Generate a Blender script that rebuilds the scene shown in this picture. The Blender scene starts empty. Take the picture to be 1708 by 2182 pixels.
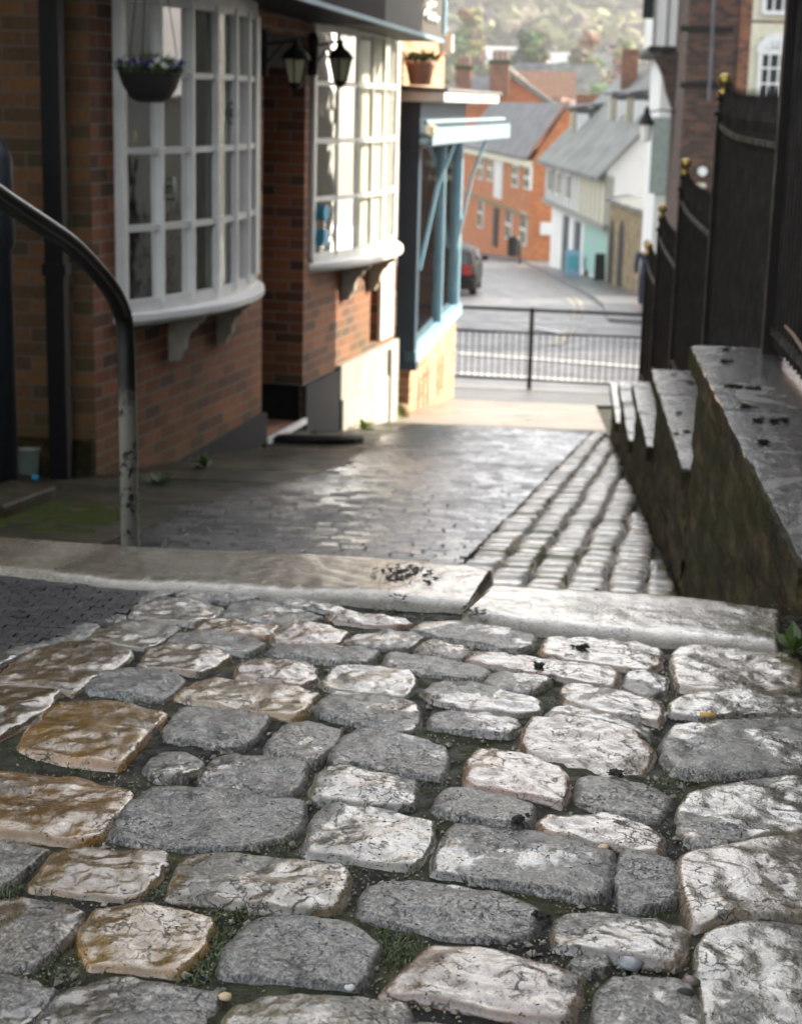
import bpy, bmesh, math, random
from math import sin, cos, tan, pi, radians, atan2, sqrt, floor
from mathutils import Vector, Matrix, noise
random.seed(7)
SC = bpy.context.scene
# ------------------------------------------------------------------ camera, sky, sun, exposure
FPX = 3650.0; CX = 854.0; CY = 1091.0
PITCH = radians(13.48); ROLL = radians(1.4); YAW = radians(5.13)
RM = Matrix.Rotation(YAW, 3, 'Z') @ Matrix.Rotation(pi/2-PITCH, 3, 'X') @ Matrix.Rotation(ROLL, 3, 'Z')
cam = bpy.data.cameras.new('camera'); camo = bpy.data.objects.new('camera', cam)
SC.collection.objects.link(camo); SC.camera = camo
camo.matrix_world = RM.to_4x4()
cam.sensor_fit = 'VERTICAL'; cam.sensor_height = 36; cam.sensor_width = 28.2
cam.lens = FPX/2182*36
cam.clip_start = 0.05; cam.clip_end = 6000
cam.dof.use_dof = True; cam.dof.focus_distance = 1.95; cam.dof.aperture_fstop = 10.5; cam.dof.aperture_blades = 0
SUN_AZ = radians(56)      # from +Y towards +X
SUN_EL = radians(25)
W = bpy.data.worlds.new('World'); SC.world = W; W.use_nodes = True
nt = W.node_tree; nt.nodes.clear()
sky = nt.nodes.new('ShaderNodeTexSky'); sky.sky_type = 'NISHITA'; sky.sun_disc = False
sky.sun_elevation = SUN_EL; sky.sun_rotation = SUN_AZ; sky.air_density = 1.2; sky.dust_density = 3.0; sky.ozone_density = 1.0
bg = nt.nodes.new('ShaderNodeBackground'); bg.inputs[1].default_value = 0.15
wo = nt.nodes.new('ShaderNodeOutputWorld')
hz = nt.nodes.new('ShaderNodeHueSaturation'); hz.inputs['Saturation'].default_value = .3; hz.inputs['Value'].default_value = 1.1   # thin bright winter cloud veils the blue
nt.links.new(sky.outputs[0], hz.inputs['Color']); nt.links.new(hz.outputs[0], bg.inputs[0]); nt.links.new(bg.outputs[0], wo.inputs[0])
sl = bpy.data.lights.new('sun', 'SUN'); sl.energy = 5.0; sl.angle = radians(0.5); sl.color = (1.0, 0.84, 0.62)
so = bpy.data.objects.new('sun', sl); SC.collection.objects.link(so)
sd = Vector((sin(SUN_AZ)*cos(SUN_EL), cos(SUN_AZ)*cos(SUN_EL), sin(SUN_EL)))
so.rotation_euler = sd.to_track_quat('Z', 'Y').to_euler(); so.location = sd*60
SC.view_settings.view_transform = 'Standard'; SC.view_settings.look = 'None'
SC.view_settings.exposure = 2.0; SC.view_settings.gamma = 1
SC.render.engine = 'CYCLES'
SC.cycles.use_denoising = True; SC.cycles.max_bounces = 8; SC.cycles.transparent_max_bounces = 12
SC.cycles.sample_clamp_indirect = 6

# ------------------------------------------------------------------ measuring helpers
def ray(u, v): return RM @ Vector(((u-CX)/FPX, -(v-CY)/FPX, -1))
def atY(u, v, Y): d = ray(u, v); return d*(Y/d.y)
def atX(u, v, X): d = ray(u, v); return d*(X/d.x)
def onG(u, v, a, s): d = ray(u, v); return d*(a/(-d.z-s*d.y))
A1, S1 = .70, .06          # upper landing
A2, S2 = .92, .122         # sloping lane
A3, S3 = 2.2, .0645        # street at the foot of the hill
def z1(Y): return -(A1+S1*Y)
def z2(Y): return -(A2+S2*Y)
def z3(Y): return -(A3+S3*Y)

# ------------------------------------------------------------------ mesh helpers
class MB:
    def __init__(s): s.v = []; s.f = []; s.c = []
    def add(s, vs, fs):
        b = len(s.v); s.v += [Vector(v) for v in vs]; s.f += [tuple(b+i for i in f) for f in fs]
    def obox(s, o, ax, ay, az):
        o, ax, ay, az = Vector(o), Vector(ax), Vector(ay), Vector(az)
        s.add([o, o+ax, o+ax+ay, o+ay, o+az, o+ax+az, o+ax+ay+az, o+ay+az],
              [(3,2,1,0),(4,5,6,7),(0,1,5,4),(1,2,6,5),(2,3,7,6),(3,0,4,7)])
        return s
    def box(s, x0, x1, y0, y1, z0, z1_): return s.obox((x0,y0,z0), (x1-x0,0,0), (0,y1-y0,0), (0,0,z1_-z0))
    def prism(s, base, vec):
        vec = Vector(vec); n = len(base); b = [Vector(p) for p in base]
        s.add(b+[p+vec for p in b], [tuple(range(n-1,-1,-1)), tuple(range(n,2*n))]+[(i,(i+1)%n,n+(i+1)%n,n+i) for i in range(n)])
        return s
    def tube(s, pts, r, n=10, cap=True):
        pts = [Vector(p) for p in pts]; rs = r if isinstance(r, (list,tuple)) else [r]*len(pts); b = len(s.v)
        for i, p in enumerate(pts):
            t = (pts[min(i+1,len(pts)-1)]-pts[max(i-1,0)]).normalized()
            u = t.cross(Vector((0,0,1)) if abs(t.z) < .9 else Vector((1,0,0))).normalized(); w = t.cross(u)
            for k in range(n): s.v.append(p+(u*cos(2*pi*k/n)+w*sin(2*pi*k/n))*rs[i])
        for i in range(len(pts)-1):
            for k in range(n): s.f.append((b+i*n+k, b+i*n+(k+1)%n, b+(i+1)*n+(k+1)%n, b+(i+1)*n+k))
        if cap: s.f.append(tuple(b+k for k in range(n))); s.f.append(tuple(b+(len(pts)-1)*n+k for k in range(n-1,-1,-1)))
        return s
    def lathe(s, c, prof, n=20, sq=0):
        c = Vector(c); b = len(s.v)
        for r, z in prof:
            for k in range(n):
                a = 2*pi*(k+.5)/n; s.v.append(c+Vector((r*cos(a), r*sin(a), z)))
        for i in range(len(prof)-1):
            for k in range(n): s.f.append((b+i*n+k, b+i*n+(k+1)%n, b+(i+1)*n+(k+1)%n, b+(i+1)*n+k))
        s.f.append(tuple(b+k for k in range(n-1,-1,-1))); s.f.append(tuple(b+(len(prof)-1)*n+k for k in range(n)))
        return s
def build(name, mb, m, parent=None, smooth=False, bevel=0, flip=False):
    off = Vector(parent['_w']) if parent is not None and '_w' in parent else Vector((0,0,0))
    me = bpy.data.meshes.new(name)
    me.from_pydata([v-off for v in mb.v], [], mb.f); me.update()
    bm = bmesh.new(); bm.from_mesh(me)
    if not flip: bmesh.ops.recalc_face_normals(bm, faces=bm.faces)
    uvl = bm.loops.layers.uv.new('UVMap')
    for f in bm.faces:
        n = f.normal
        if abs(n.z) > .75:
            for l in f.loops: p = l.vert.co+off; l[uvl].uv = (p.x, p.y)
        else:
            t = Vector((-n.y, n.x, 0)).normalized()
            for l in f.loops: p = l.vert.co+off; l[uvl].uv = (p.dot(t), p.z/max(.5, sqrt(1-n.z*n.z)))
        f.smooth = smooth
    bm.to_mesh(me); bm.free()
    if mb.c:
        at = me.color_attributes.new('tint', 'FLOAT_COLOR', 'POINT')
        flat = []
        for c in mb.c: flat += [c[0], c[1], c[2], c[3] if len(c) > 3 else 1]
        at.data.foreach_set('color', flat)
    me.materials.append(m)
    o = bpy.data.objects.new(name, me); SC.collection.objects.link(o)
    if parent is not None:
        o.parent = parent; o['_w'] = off
    if bevel:
        bv = o.modifiers.new('bevel', 'BEVEL'); bv.width = bevel; bv.segments = 2; bv.limit_method = 'ANGLE'
    return o
def thing(name, label, cat, loc, group=None):
    o = bpy.data.objects.new(name, None); SC.collection.objects.link(o); o.location = loc; o.empty_display_size = .1
    o['label'] = label; o['category'] = cat; o['_w'] = Vector(loc)
    if group: o['group'] = group
    return o
def tag(o, label, cat, group=None):
    o['label'] = label; o['category'] = cat
    if group: o['group'] = group
    return o
def struct(name, mb, m, kind='structure', **k):
    o = build(name, mb, m, **k); o['kind'] = kind; return o
def copy_tree(o, parent=None):
    c = o.copy(); SC.collection.objects.link(c); c.parent = parent
    for ch in list(o.children): copy_tree(ch, c)
    return c

# ------------------------------------------------------------------ materials
def newmat(name):
    m = bpy.data.materials.new(name); m.use_nodes = True
    return m, m.node_tree, m.node_tree.nodes['Principled BSDF']
def N(t, typ, **k):
    n = t.nodes.new(typ)
    for a, b in k.items(): setattr(n, a, b)
    return n
def noise_n(t, scale, detail=4, rough=.6, vec=None, dist=0):
    n = N(t, 'ShaderNodeTexNoise'); n.inputs['Scale'].default_value = scale; n.inputs['Detail'].default_value = detail
    n.inputs['Roughness'].default_value = rough; n.inputs['Distortion'].default_value = dist
    if vec is not None: t.links.new(vec, n.inputs['Vector'])
    return n.outputs['Fac']
def ramp(t, fac, stops):
    r = N(t, 'ShaderNodeValToRGB'); e = r.color_ramp.elements
    while len(e) < len(stops): e.new(.5)
    for i, (p, c) in enumerate(stops):
        e[i].position = p; e[i].color = tuple(c)+(1,) if isinstance(c, (tuple, list)) else (c, c, c, 1)
    t.links.new(fac, r.inputs[0]); return r.outputs[0]
def mixc(t, f, a, b, blend='MIX'):
    m = N(t, 'ShaderNodeMix', data_type='RGBA', blend_type=blend)
    for s, v in ((0, f), (6, a), (7, b)):
        if hasattr(v, 'links'): t.links.new(v, m.inputs[s])
        elif isinstance(v, (tuple, list)): m.inputs[s].default_value = tuple(v)+(1,)
        else: m.inputs[s].default_value = v
    return m.outputs[2]
def bump(t, p, h, strength=.5, dist=.01, nrm=None):
    b = N(t, 'ShaderNodeBump'); b.inputs['Strength'].default_value = strength; b.inputs['Distance'].default_value = dist
    t.links.new(h, b.inputs['Height'])
    if nrm is not None: t.links.new(nrm, b.inputs['Normal'])
    if p is not None: t.links.new(b.outputs[0], p.inputs['Normal'])
    return b.outputs[0]
def pos(t): return N(t, 'ShaderNodeNewGeometry').outputs['Position']
def simple(name, col, rough=.6, metal=0, var=.25, nscale=8, bmp=.2, bd=.004, col2=None, rvar=0, spec=.5):
    m, t, p = newmat(name); P = pos(t); p.inputs['Specular IOR Level'].default_value = spec
    n = noise_n(t, nscale, 5, .6, P)
    c2 = col2 if col2 else tuple(c*(1-var) for c in col)
    t.links.new(ramp(t, n, [(.35, c2), (.65, col)]), p.inputs['Base Color'])
    p.inputs['Roughness'].default_value = rough; p.inputs['Metallic'].default_value = metal
    if rvar:
        t.links.new(ramp(t, noise_n(t, nscale*1.7, 4, .6, P), [(.35, max(.03, rough-rvar)), (.65, min(1, rough+rvar))]), p.inputs['Roughness'])
    if bmp: bump(t, p, noise_n(t, nscale*6, 4, .6, P), bmp, bd)
    return m
def brick_mat(name, c1, c2, c3, mortar, moss=0, bw=.225, bh=.075, ms=.011, rough=.85):
    m, t, p = newmat(name); tc = N(t, 'ShaderNodeTexCoord').outputs['UV']; P = pos(t)
    b = N(t, 'ShaderNodeTexBrick'); t.links.new(tc, b.inputs['Vector'])
    b.offset = .5; b.inputs['Scale'].default_value = 1; b.inputs['Brick Width'].default_value = bw; b.inputs['Row Height'].default_value = bh
    b.inputs['Mortar Size'].default_value = ms*.5; b.inputs['Mortar Smooth'].default_value = .2; b.inputs['Bias'].default_value = 0
    b.inputs['Color1'].default_value = (0,0,0,1); b.inputs['Color2'].default_value = (1,1,1,1); b.inputs['Mortar'].default_value = (.5,.5,.5,1)
    bc = ramp(t, b.outputs['Color'], [(0, c1), (.5, c2), (1, c3)])
    n = noise_n(t, 30, 5, .7, P)
    bc = mixc(t, .55, bc, ramp(t, n, [(.3, (.45,.45,.45)), (.7, (1.1,1.1,1.1))]), 'MULTIPLY')
    big = noise_n(t, 1.7, 4, .6, P)
    bc = mixc(t, .5, bc, ramp(t, big, [(.35, (.45,.42,.4)), (.65, (1,1,1))]), 'MULTIPLY')
    c = mixc(t, b.outputs['Fac'], bc, mixc(t, n, tuple(x*.6 for x in mortar), mortar))
    if moss:
        sx = N(t, 'ShaderNodeSeparateXYZ'); t.links.new(P, sx.inputs[0])
        ad = N(t, 'ShaderNodeMath', operation='MULTIPLY_ADD'); t.links.new(big, ad.inputs[0]); ad.inputs[1].default_value = 1.6; t.links.new(sx.outputs[2], ad.inputs[2])
        r = N(t, 'ShaderNodeMapRange'); t.links.new(ad.outputs[0], r.inputs[0]); r.inputs[1].default_value = -.75; r.inputs[2].default_value = -1.5; r.inputs[3].default_value = 0; r.inputs[4].default_value = moss
        c = mixc(t, r.outputs[0], c, (.07,.075,.015))
    t.links.new(c, p.inputs['Base Color']); p.inputs['Roughness'].default_value = rough
    inv = N(t, 'ShaderNodeMath', operation='MULTIPLY_ADD'); t.links.new(b.outputs['Fac'], inv.inputs[0]); inv.inputs[1].default_value = -1; t.links.new(n, inv.inputs[2])
    bump(t, p, inv.outputs[0], .6, .006)
    return m
def stone_mat(name, usetint=True, base=(.25,.24,.22), rgh=.25, patch=8, crack=1.0, grain=1.0, soft=.03, seed=0, ior=1.75):
    """stone with worn, wet, polished patches and rough granular ones; the ragged border between them follows the grain"""
    m, t, p = newmat(name); P = pos(t)
    map_ = N(t, 'ShaderNodeMapping'); map_.inputs['Location'].default_value = (seed, seed*.7, 0); map_.inputs['Scale'].default_value = (1.25, .9, 1); map_.inputs['Rotation'].default_value = (0, 0, .3); t.links.new(P, map_.inputs[0])
    V = map_.outputs[0]
    def mth(op, a, b, c=None):
        n = N(t, 'ShaderNodeMath', operation=op)
        for k_, v_ in enumerate((a, b, c)):
            if v_ is None: continue
            if hasattr(v_, 'links'): t.links.new(v_, n.inputs[k_])
            else: n.inputs[k_].default_value = v_
        return n.outputs[0]
    big = noise_n(t, patch, 3, .5, V, .5)
    mid = noise_n(t, 55, 6, .72, V, .5)
    coarse = noise_n(t, 22, 5, .65, V, .3)
    fine = noise_n(t, 210, 4, .85, V)
    if usetint:
        a = N(t, 'ShaderNodeAttribute', attribute_name='tint'); col = a.outputs['Color']; rv = a.outputs['Alpha']
    else: col = base; rv = rgh
    # wet / polished mask
    k = mth('MULTIPLY_ADD', big, 2.4, mth('MULTIPLY_ADD', mid, .35, mth('MULTIPLY_ADD', rv, -1.9, -.38)))
    wet = N(t, 'ShaderNodeMapRange'); t.links.new(k, wet.inputs[0]); wet.inputs[1].default_value = .44-soft; wet.inputs[2].default_value = .44+soft
    wet.interpolation_type = 'SMOOTHSTEP'; W_ = wet.outputs[0]
    # colours
    smooth_c = mixc(t, .5, col, ramp(t, coarse, [(.3, (.45,.34,.2)), (.5, (1,1,1)), (.7, (1.3,1.25,1.15))]), 'MULTIPLY')
    smooth_c = mixc(t, .75, smooth_c, ramp(t, fine, [(.34, (.12,.11,.10)), (.46, (1,1,1)), (.7, (1.3,1.3,1.3))]), 'MULTIPLY')
    g1 = ramp(t, fine, [(.36, (.04,.04,.04)), (.5, (.9,.9,.9)), (.62, (2.9,2.85,2.7))])
    rough_c = mixc(t, .9, mixc(t, .6 if name == 'wet_cobble' else .0, col, (.076,.077,.068)), g1, 'MULTIPLY')
    rough_c = mixc(t, .7, rough_c, ramp(t, mid, [(.36, (.12,.12,.12)), (.5, (.9,.9,.9)), (.64, (1.9,1.9,1.85))]), 'MULTIPLY')
    c = mixc(t, W_, rough_c, smooth_c)
    # cracks and pits
    dn = N(t, 'ShaderNodeTexNoise'); dn.inputs['Scale'].default_value = 35; dn.inputs['Detail'].default_value = 6; t.links.new(V, dn.inputs['Vector'])
    wv = N(t, 'ShaderNodeMixRGB'); wv.blend_type = 'ADD'; wv.inputs[0].default_value = .07; t.links.new(V, wv.inputs[1]); t.links.new(dn.outputs['Color'], wv.inputs[2])
    mp2 = N(t, 'ShaderNodeMapping'); mp2.inputs['Scale'].default_value = (.4, 1.7, 1); t.links.new(wv.outputs[0], mp2.inputs[0])
    vo = N(t, 'ShaderNodeTexVoronoi', feature='DISTANCE_TO_EDGE'); vo.inputs['Scale'].default_value = 26; t.links.new(mp2.outputs[0], vo.inputs['Vector'])
    cr = ramp(t, vo.outputs['Distance'], [(0, 1), (.05, 0)])
    gate = ramp(t, noise_n(t, 13, 3, .6, V), [(.46, 0), (.56, 1)])
    pit = ramp(t, noise_n(t, 130, 3, .65, V), [(.31, 1), (.36, 0)])
    dk = mixc(t, 1.0, mixc(t, 1.0, mixc(t, 1.0, cr, gate, 'MULTIPLY'), pit, 'SCREEN'), (crack,)*3, 'MULTIPLY')
    c = mixc(t, dk, c, (.008,.007,.006))
    t.links.new(c, p.inputs['Base Color'])
    rr = mixc(t, W_, ramp(t, fine, [(.35, .28), (.65, .7)]), ramp(t, mid, [(.35, .12), (.65, .28)]))
    t.links.new(rr, p.inputs['Roughness'])
    p.inputs['Specular IOR Level'].default_value = .5 if ior > 1.35 else .2
    gs = ramp(t, fine, [(.38, .22), (.6, 1)])
    cw_ = mth('ADD', mth('MULTIPLY', W_, .85), mth('MULTIPLY', mth('MULTIPLY', mth('SUBTRACT', 1, W_), .62), gs))
    t.links.new(mth('MULTIPLY', cw_, mth('SUBTRACT', 1, dk)), p.inputs['Coat Weight'])
    if ior > 1.35: t.links.new(mixc(t, W_, mixc(t, .8, (.3,.3,.3), gs), (.5,.5,.5)), p.inputs['Specular IOR Level']); p.inputs['Coat Roughness'].default_value = .13; p.inputs['Coat IOR'].default_value = ior
    # relief
    hr = mixc(t, .35, mid, fine)
    hs = mixc(t, .12, coarse, mid)
    hh = mixc(t, W_, hr, hs)
    iv = mth('SUBTRACT', 1, dk)
    b1 = bump(t, None, coarse, .5*grain, .006)
    b2 = bump(t, None, hh, .9*grain, .0045, b1)
    b3 = bump(t, p, iv, .7, .003, b2)
    c1 = bump(t, None, coarse, .15*grain, .006)
    bump(t, None, mixc(t, W_, fine, mixc(t, .15, mid, fine)), .26*grain, .003, c1)
    t.links.new(t.nodes[-1].outputs[0], p.inputs['Coat Normal'])
    return m
def soil_mat():
    m, t, p = newmat('joint_soil'); P = pos(t)
    n = noise_n(t, 120, 6, .75, P); b = noise_n(t, 5, 4, .6, P)
    c = ramp(t, n, [(.35, (.001,.001,.001)), (.58, (.006,.0055,.0045)), (.70, (.075,.062,.045))])
    g = ramp(t, noise_n(t, 45, 4, .7, P), [(.3, (.006,.008,.002)), (.7, (.050,.058,.012))])
    t.links.new(mixc(t, ramp(t, b, [(.42, 0), (.56, .9)]), c, g), p.inputs['Base Color'])
    t.links.new(ramp(t, noise_n(t, 30, 3, .6, P), [(.4, .45), (.6, .9)]), p.inputs['Roughness']); p.inputs['Specular IOR Level'].default_value = .25
    bump(t, p, n, 1, .006)
    return m
M = {}
M['soil'] = soil_mat()
M['cobble'] = stone_mat('wet_cobble', patch=5.5)
M['kerb'] = stone_mat('kerb_stone', False, (.115,.10,.068), .13, 1.8, .35, .7, .35, ior=1.5)
M['sett'] = stone_mat('sett_stone', patch=5, crack=.4, grain=.8, ior=1.9)
M['coping'] = stone_mat('coping_stone', False, (.07,.07,.066), .20, 5, .9, .8, .04, ior=2.0)
M['flag'] = simple('flagstone', (.042,.034,.018), .5, spec=.25, nscale=2.2, col2=(.008,.011,.004), bmp=.8, bd=.008, rvar=.2)
M['paver'] = stone_mat('lane_paver', patch=1.6, crack=0, grain=.9, soft=.3, ior=1.36)
M['brickA'] = brick_mat('brick_front', (.085,.036,.02), (.22,.07,.028), (.33,.115,.042), (.25,.20,.15), .4, ms=.012)
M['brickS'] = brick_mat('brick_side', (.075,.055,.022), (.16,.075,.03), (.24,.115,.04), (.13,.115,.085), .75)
M['brickC'] = brick_mat('brick_shop', (.3,.13,.06), (.45,.22,.1), (.5,.3,.16), (.5,.42,.3))
M['brickE'] = brick_mat('brick_old', (.025,.016,.013), (.075,.038,.025), (.16,.065,.035), (.08,.065,.055))
M['brickO'] = brick_mat('brick_orange', (.5,.13,.035), (.6,.19,.055), (.66,.25,.09), (.45,.26,.14))
M['brickY'] = brick_mat('sandstone_rubble', (.25,.17,.08), (.34,.25,.12), (.42,.32,.17), (.2,.16,.1), bw=.4, bh=.2, ms=.03)
M['white'] = simple('white_paint', (.74,.74,.72), .4, var=.12, bmp=.1)
M['sillw'] = simple('sill_paint', (.8,.8,.8), .35, var=.1, bmp=.1)
M['cream'] = simple('cream_paint', (.66,.62,.47), .5, var=.15)
M['corbel'] = simple('corbel_paint', (.46,.43,.36), .6, var=.3, nscale=14)
M['black'] = simple('black_iron', (.004,.004,.004), .55, spec=.22, var=.4, bmp=.3, nscale=20)
M['fence'] = simple('fence_iron', (.005,.0045,.0035), .6, spec=.2, var=.5, nscale=6, bmp=.4, col2=(.009,.006,.004), rvar=.15)
M['gold'] = simple('gilt', (.50,.36,.10), .38, 1, var=.5, nscale=30)
M['plinth'] = simple('plinth_paint', (.022,.023,.026), .7, spec=.25, var=.3, nscale=3)
M['plinthB'] = simple('plinth_render', (.34,.34,.32), .6, var=.35, nscale=4)
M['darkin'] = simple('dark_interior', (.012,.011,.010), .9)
M['fascia'] = simple('fascia_board', (.008,.007,.010), .7, spec=.1, var=.15, nscale=2)
M['fascia2'] = simple('fascia_sign', (.07,.07,.07), .6, spec=.2, var=.1, nscale=2)
M['blue'] = simple('navy_paint', (.022,.055,.085), .35, var=.2)
M['lblue'] = simple('pale_blue_paint', (.20,.37,.49), .45, var=.15)
M['slate'] = simple('slate_roof', (.12,.125,.14), .6, col2=(.045,.048,.055), nscale=1.2, bmp=.5, bd=.02)
M['slateG'] = simple('mossy_slate', (.20,.21,.19), .65, col2=(.085,.095,.09), nscale=.9, bmp=.5, bd=.03)
M['tile'] = simple('clay_tile', (.30,.15,.09), .8, var=.4, nscale=3)
M['render'] = simple('white_render', (.80,.79,.75), .8, var=.08, nscale=1)
M['timber'] = simple('grey_timber', (.3,.3,.27), .8)
M['ablue'] = simple('awning_blue', (.11,.19,.24), .6, var=.15)
M['mint'] = simple('mint_paint', (.30,.52,.45), .5, var=.1)
M['palegreen'] = simple('pale_green_board', (.36,.42,.37), .6)
M['teal'] = simple('teal_board', (.05,.33,.38), .5)
M['road'] = simple('road_asphalt', (.075,.078,.088), .42, var=.3, nscale=1.2, bmp=.3, bd=.01, rvar=.12)
M['pave'] = simple('pavement_asphalt', (.10,.10,.105), .4, var=.35, nscale=.9, bmp=.3, bd=.01, rvar=.12)
M['conc'] = simple('concrete_apron', (.22,.195,.165), .4, var=.25, nscale=1.1, bmp=.2, bd=.005, rvar=.15)
M['linew'] = simple('road_paint_white', (.62,.62,.62), .5, var=.3)
M['liney'] = simple('road_paint_yellow', (.28,.25,.18), .5, var=.3)
M['leaf'] = simple('leaf', (.05,.085,.012), .5, var=.5, nscale=40, bmp=0)
M['leafM'] = simple('basket_leaf', (.11,.19,.04), .5, var=.6, nscale=60, bmp=0)
M['darkmoss'] = simple('dark_moss', (.02,.026,.006), .95, col2=(.005,.006,.003), nscale=60, bmp=1, bd=.004, spec=.1)
M['moss'] = simple('moss', (.038,.058,.008), .95, spec=.1, col2=(.022,.024,.006), nscale=50, bmp=1, bd=.004)
M['clod'] = simple('dark_clod', (.02,.016,.012), .8, var=.5, nscale=60, bmp=1, bd=.003)
M['red'] = simple('red_lens', (.35,.015,.015), .3, bmp=0)
M['carp'] = simple('car_paint_grey', (.010,.010,.012), .5, 0, spec=.1, var=.05, bmp=0)
M['cardk'] = simple('car_trim_black', (.006,.006,.007), .6, spec=.15, bmp=0)
M['skin'] = simple('skin', (.5,.3,.22), .5, var=.1, bmp=0)
M['navyc'] = simple('navy_cloth', (.02,.03,.06), .9, bmp=0)
M['terra'] = simple('terracotta', (.28,.15,.11), .7)
M['roughcast'] = simple('grey_roughcast', (.10,.105,.095), .9, var=.2, nscale=2)
M['basket'] = simple('basket_weave', (.022,.019,.016), .6, nscale=60, bmp=1, bd=.01)
M['lampg'] = simple('lantern_glass', (.42,.40,.25), .15, var=.1, bmp=0)
M['lampw'] = simple('street_lamp_glass', (.75,.75,.65), .25, var=.1, bmp=0)
M['jar'] = simple('jar_glass', (.22,.28,.24), .12, var=.3)
M['twig'] = simple('twig_bark', (.16,.10,.06), .8, nscale=40)
M['butt'] = simple('cigarette_filter', (.55,.33,.1), .7, bmp=0)
M['pebble'] = simple('pebble', (.3,.26,.2), .5, col2=(.07,.065,.06), nscale=70, bmp=0)
M['curtain'] = simple('net_curtain', (.72,.76,.70), .9, var=.25, nscale=5, bmp=0)
M['blindA'] = simple('window_backing', (.48,.48,.45), .8, var=.35, nscale=2.5, bmp=0)
M['cyan'] = simple('cyan_card', (.02,.35,.6), .5, bmp=0)
def rail_paint():
    m, t, p = newmat('handrail_paint'); P = pos(t)
    sx = N(t, 'ShaderNodeSeparateXYZ'); t.links.new(P, sx.inputs[0])
    n = noise_n(t, 26, 5, .7, P)
    ad = N(t, 'ShaderNodeMath', operation='MULTIPLY_ADD'); t.links.new(n, ad.inputs[0]); ad.inputs[1].default_value = .35; t.links.new(sx.outputs[2], ad.inputs[2])
    w = N(t, 'ShaderNodeMapRange'); t.links.new(ad.outputs[0], w.inputs[0]); w.inputs[1].default_value = -.585; w.inputs[2].default_value = -.66; w.inputs[3].default_value = 0; w.inputs[4].default_value = 1
    worn = ramp(t, n, [(.40, (.006,.006,.006)), (.44, (.13,.125,.10))])
    t.links.new(mixc(t, w.outputs[0], (.005,.0045,.004), worn), p.inputs['Base Color'])
    p.inputs['Roughness'].default_value = .33; bump(t, p, n, .3, .002)
    return m
M['rail'] = rail_paint()
def glass_mat(name, tint=(.9,.93,.9), refl=.07, ior=1.6):
    m, t, p = newmat(name); t.nodes.remove(p)
    tr = N(t, 'ShaderNodeBsdfTransparent'); tr.inputs[0].default_value = tint+(1,)
    gl = N(t, 'ShaderNodeBsdfGlossy'); gl.inputs['Roughness'].default_value = .04
    mx = N(t, 'ShaderNodeMixShader'); fr = N(t, 'ShaderNodeFresnel'); fr.inputs[0].default_value = ior
    ad = N(t, 'ShaderNodeMath', operation='ADD'); ad.use_clamp = True; t.links.new(fr.outputs[0], ad.inputs[0]); ad.inputs[1].default_value = refl
    n = N(t, 'ShaderNodeBump'); n.inputs['Strength'].default_value = .25; n.inputs['Distance'].default_value = .01
    t.links.new(noise_n(t, 5, 2, .5, pos(t)), n.inputs['Height']); t.links.new(n.outputs[0], gl.inputs['Normal'])
    t.links.new(ad.outputs[0], mx.inputs[0]); t.links.new(tr.outputs[0], mx.inputs[1]); t.links.new(gl.outputs[0], mx.inputs[2])
    t.links.new(mx.outputs[0], t.nodes['Material Output'].inputs[0])
    return m
M['glass'] = glass_mat('window_glass'); M['glassB'] = glass_mat('thin_glass', (.96,.97,.96), 0, 1.3)
M['darkglass'] = simple('dark_glass', (.04,.045,.05), .08, bmp=0)
def rubble_mat():
    m, t, p = newmat('mossy_rubble'); P = pos(t)
    mp = N(t, 'ShaderNodeMapping'); mp.inputs['Scale'].default_value = (2, .7, 2.6); t.links.new(P, mp.inputs[0])
    n = noise_n(t, 5, 6, .7, mp.outputs[0]); n2 = noise_n(t, 2.2, 4, .6, P); n3 = noise_n(t, 40, 4, .7, P)
    c = ramp(t, n, [(.32, (.004,.004,.002)), (.5, (.026,.019,.008)), (.66, (.085,.06,.03))])
    c = mixc(t, ramp(t, n2, [(.45, 0), (.65, .8)]), c, (.024,.027,.004))
    c = mixc(t, .5, c, ramp(t, n3, [(.3, (.3,.3,.3)), (.6, (1.3,1.3,1.3))]), 'MULTIPLY')
    t.links.new(c, p.inputs['Base Color']); p.inputs['Roughness'].default_value = .85; p.inputs['Specular IOR Level'].default_value = .15
    bump(t, p, n3, .9, .015); return m
M['rubble'] = rubble_mat()
M['darkpaver'] = simple('dark_block', (.011,.012,.015), .36, spec=.22, var=.6, nscale=40, bmp=.6, bd=.002, rvar=.15)

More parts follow.
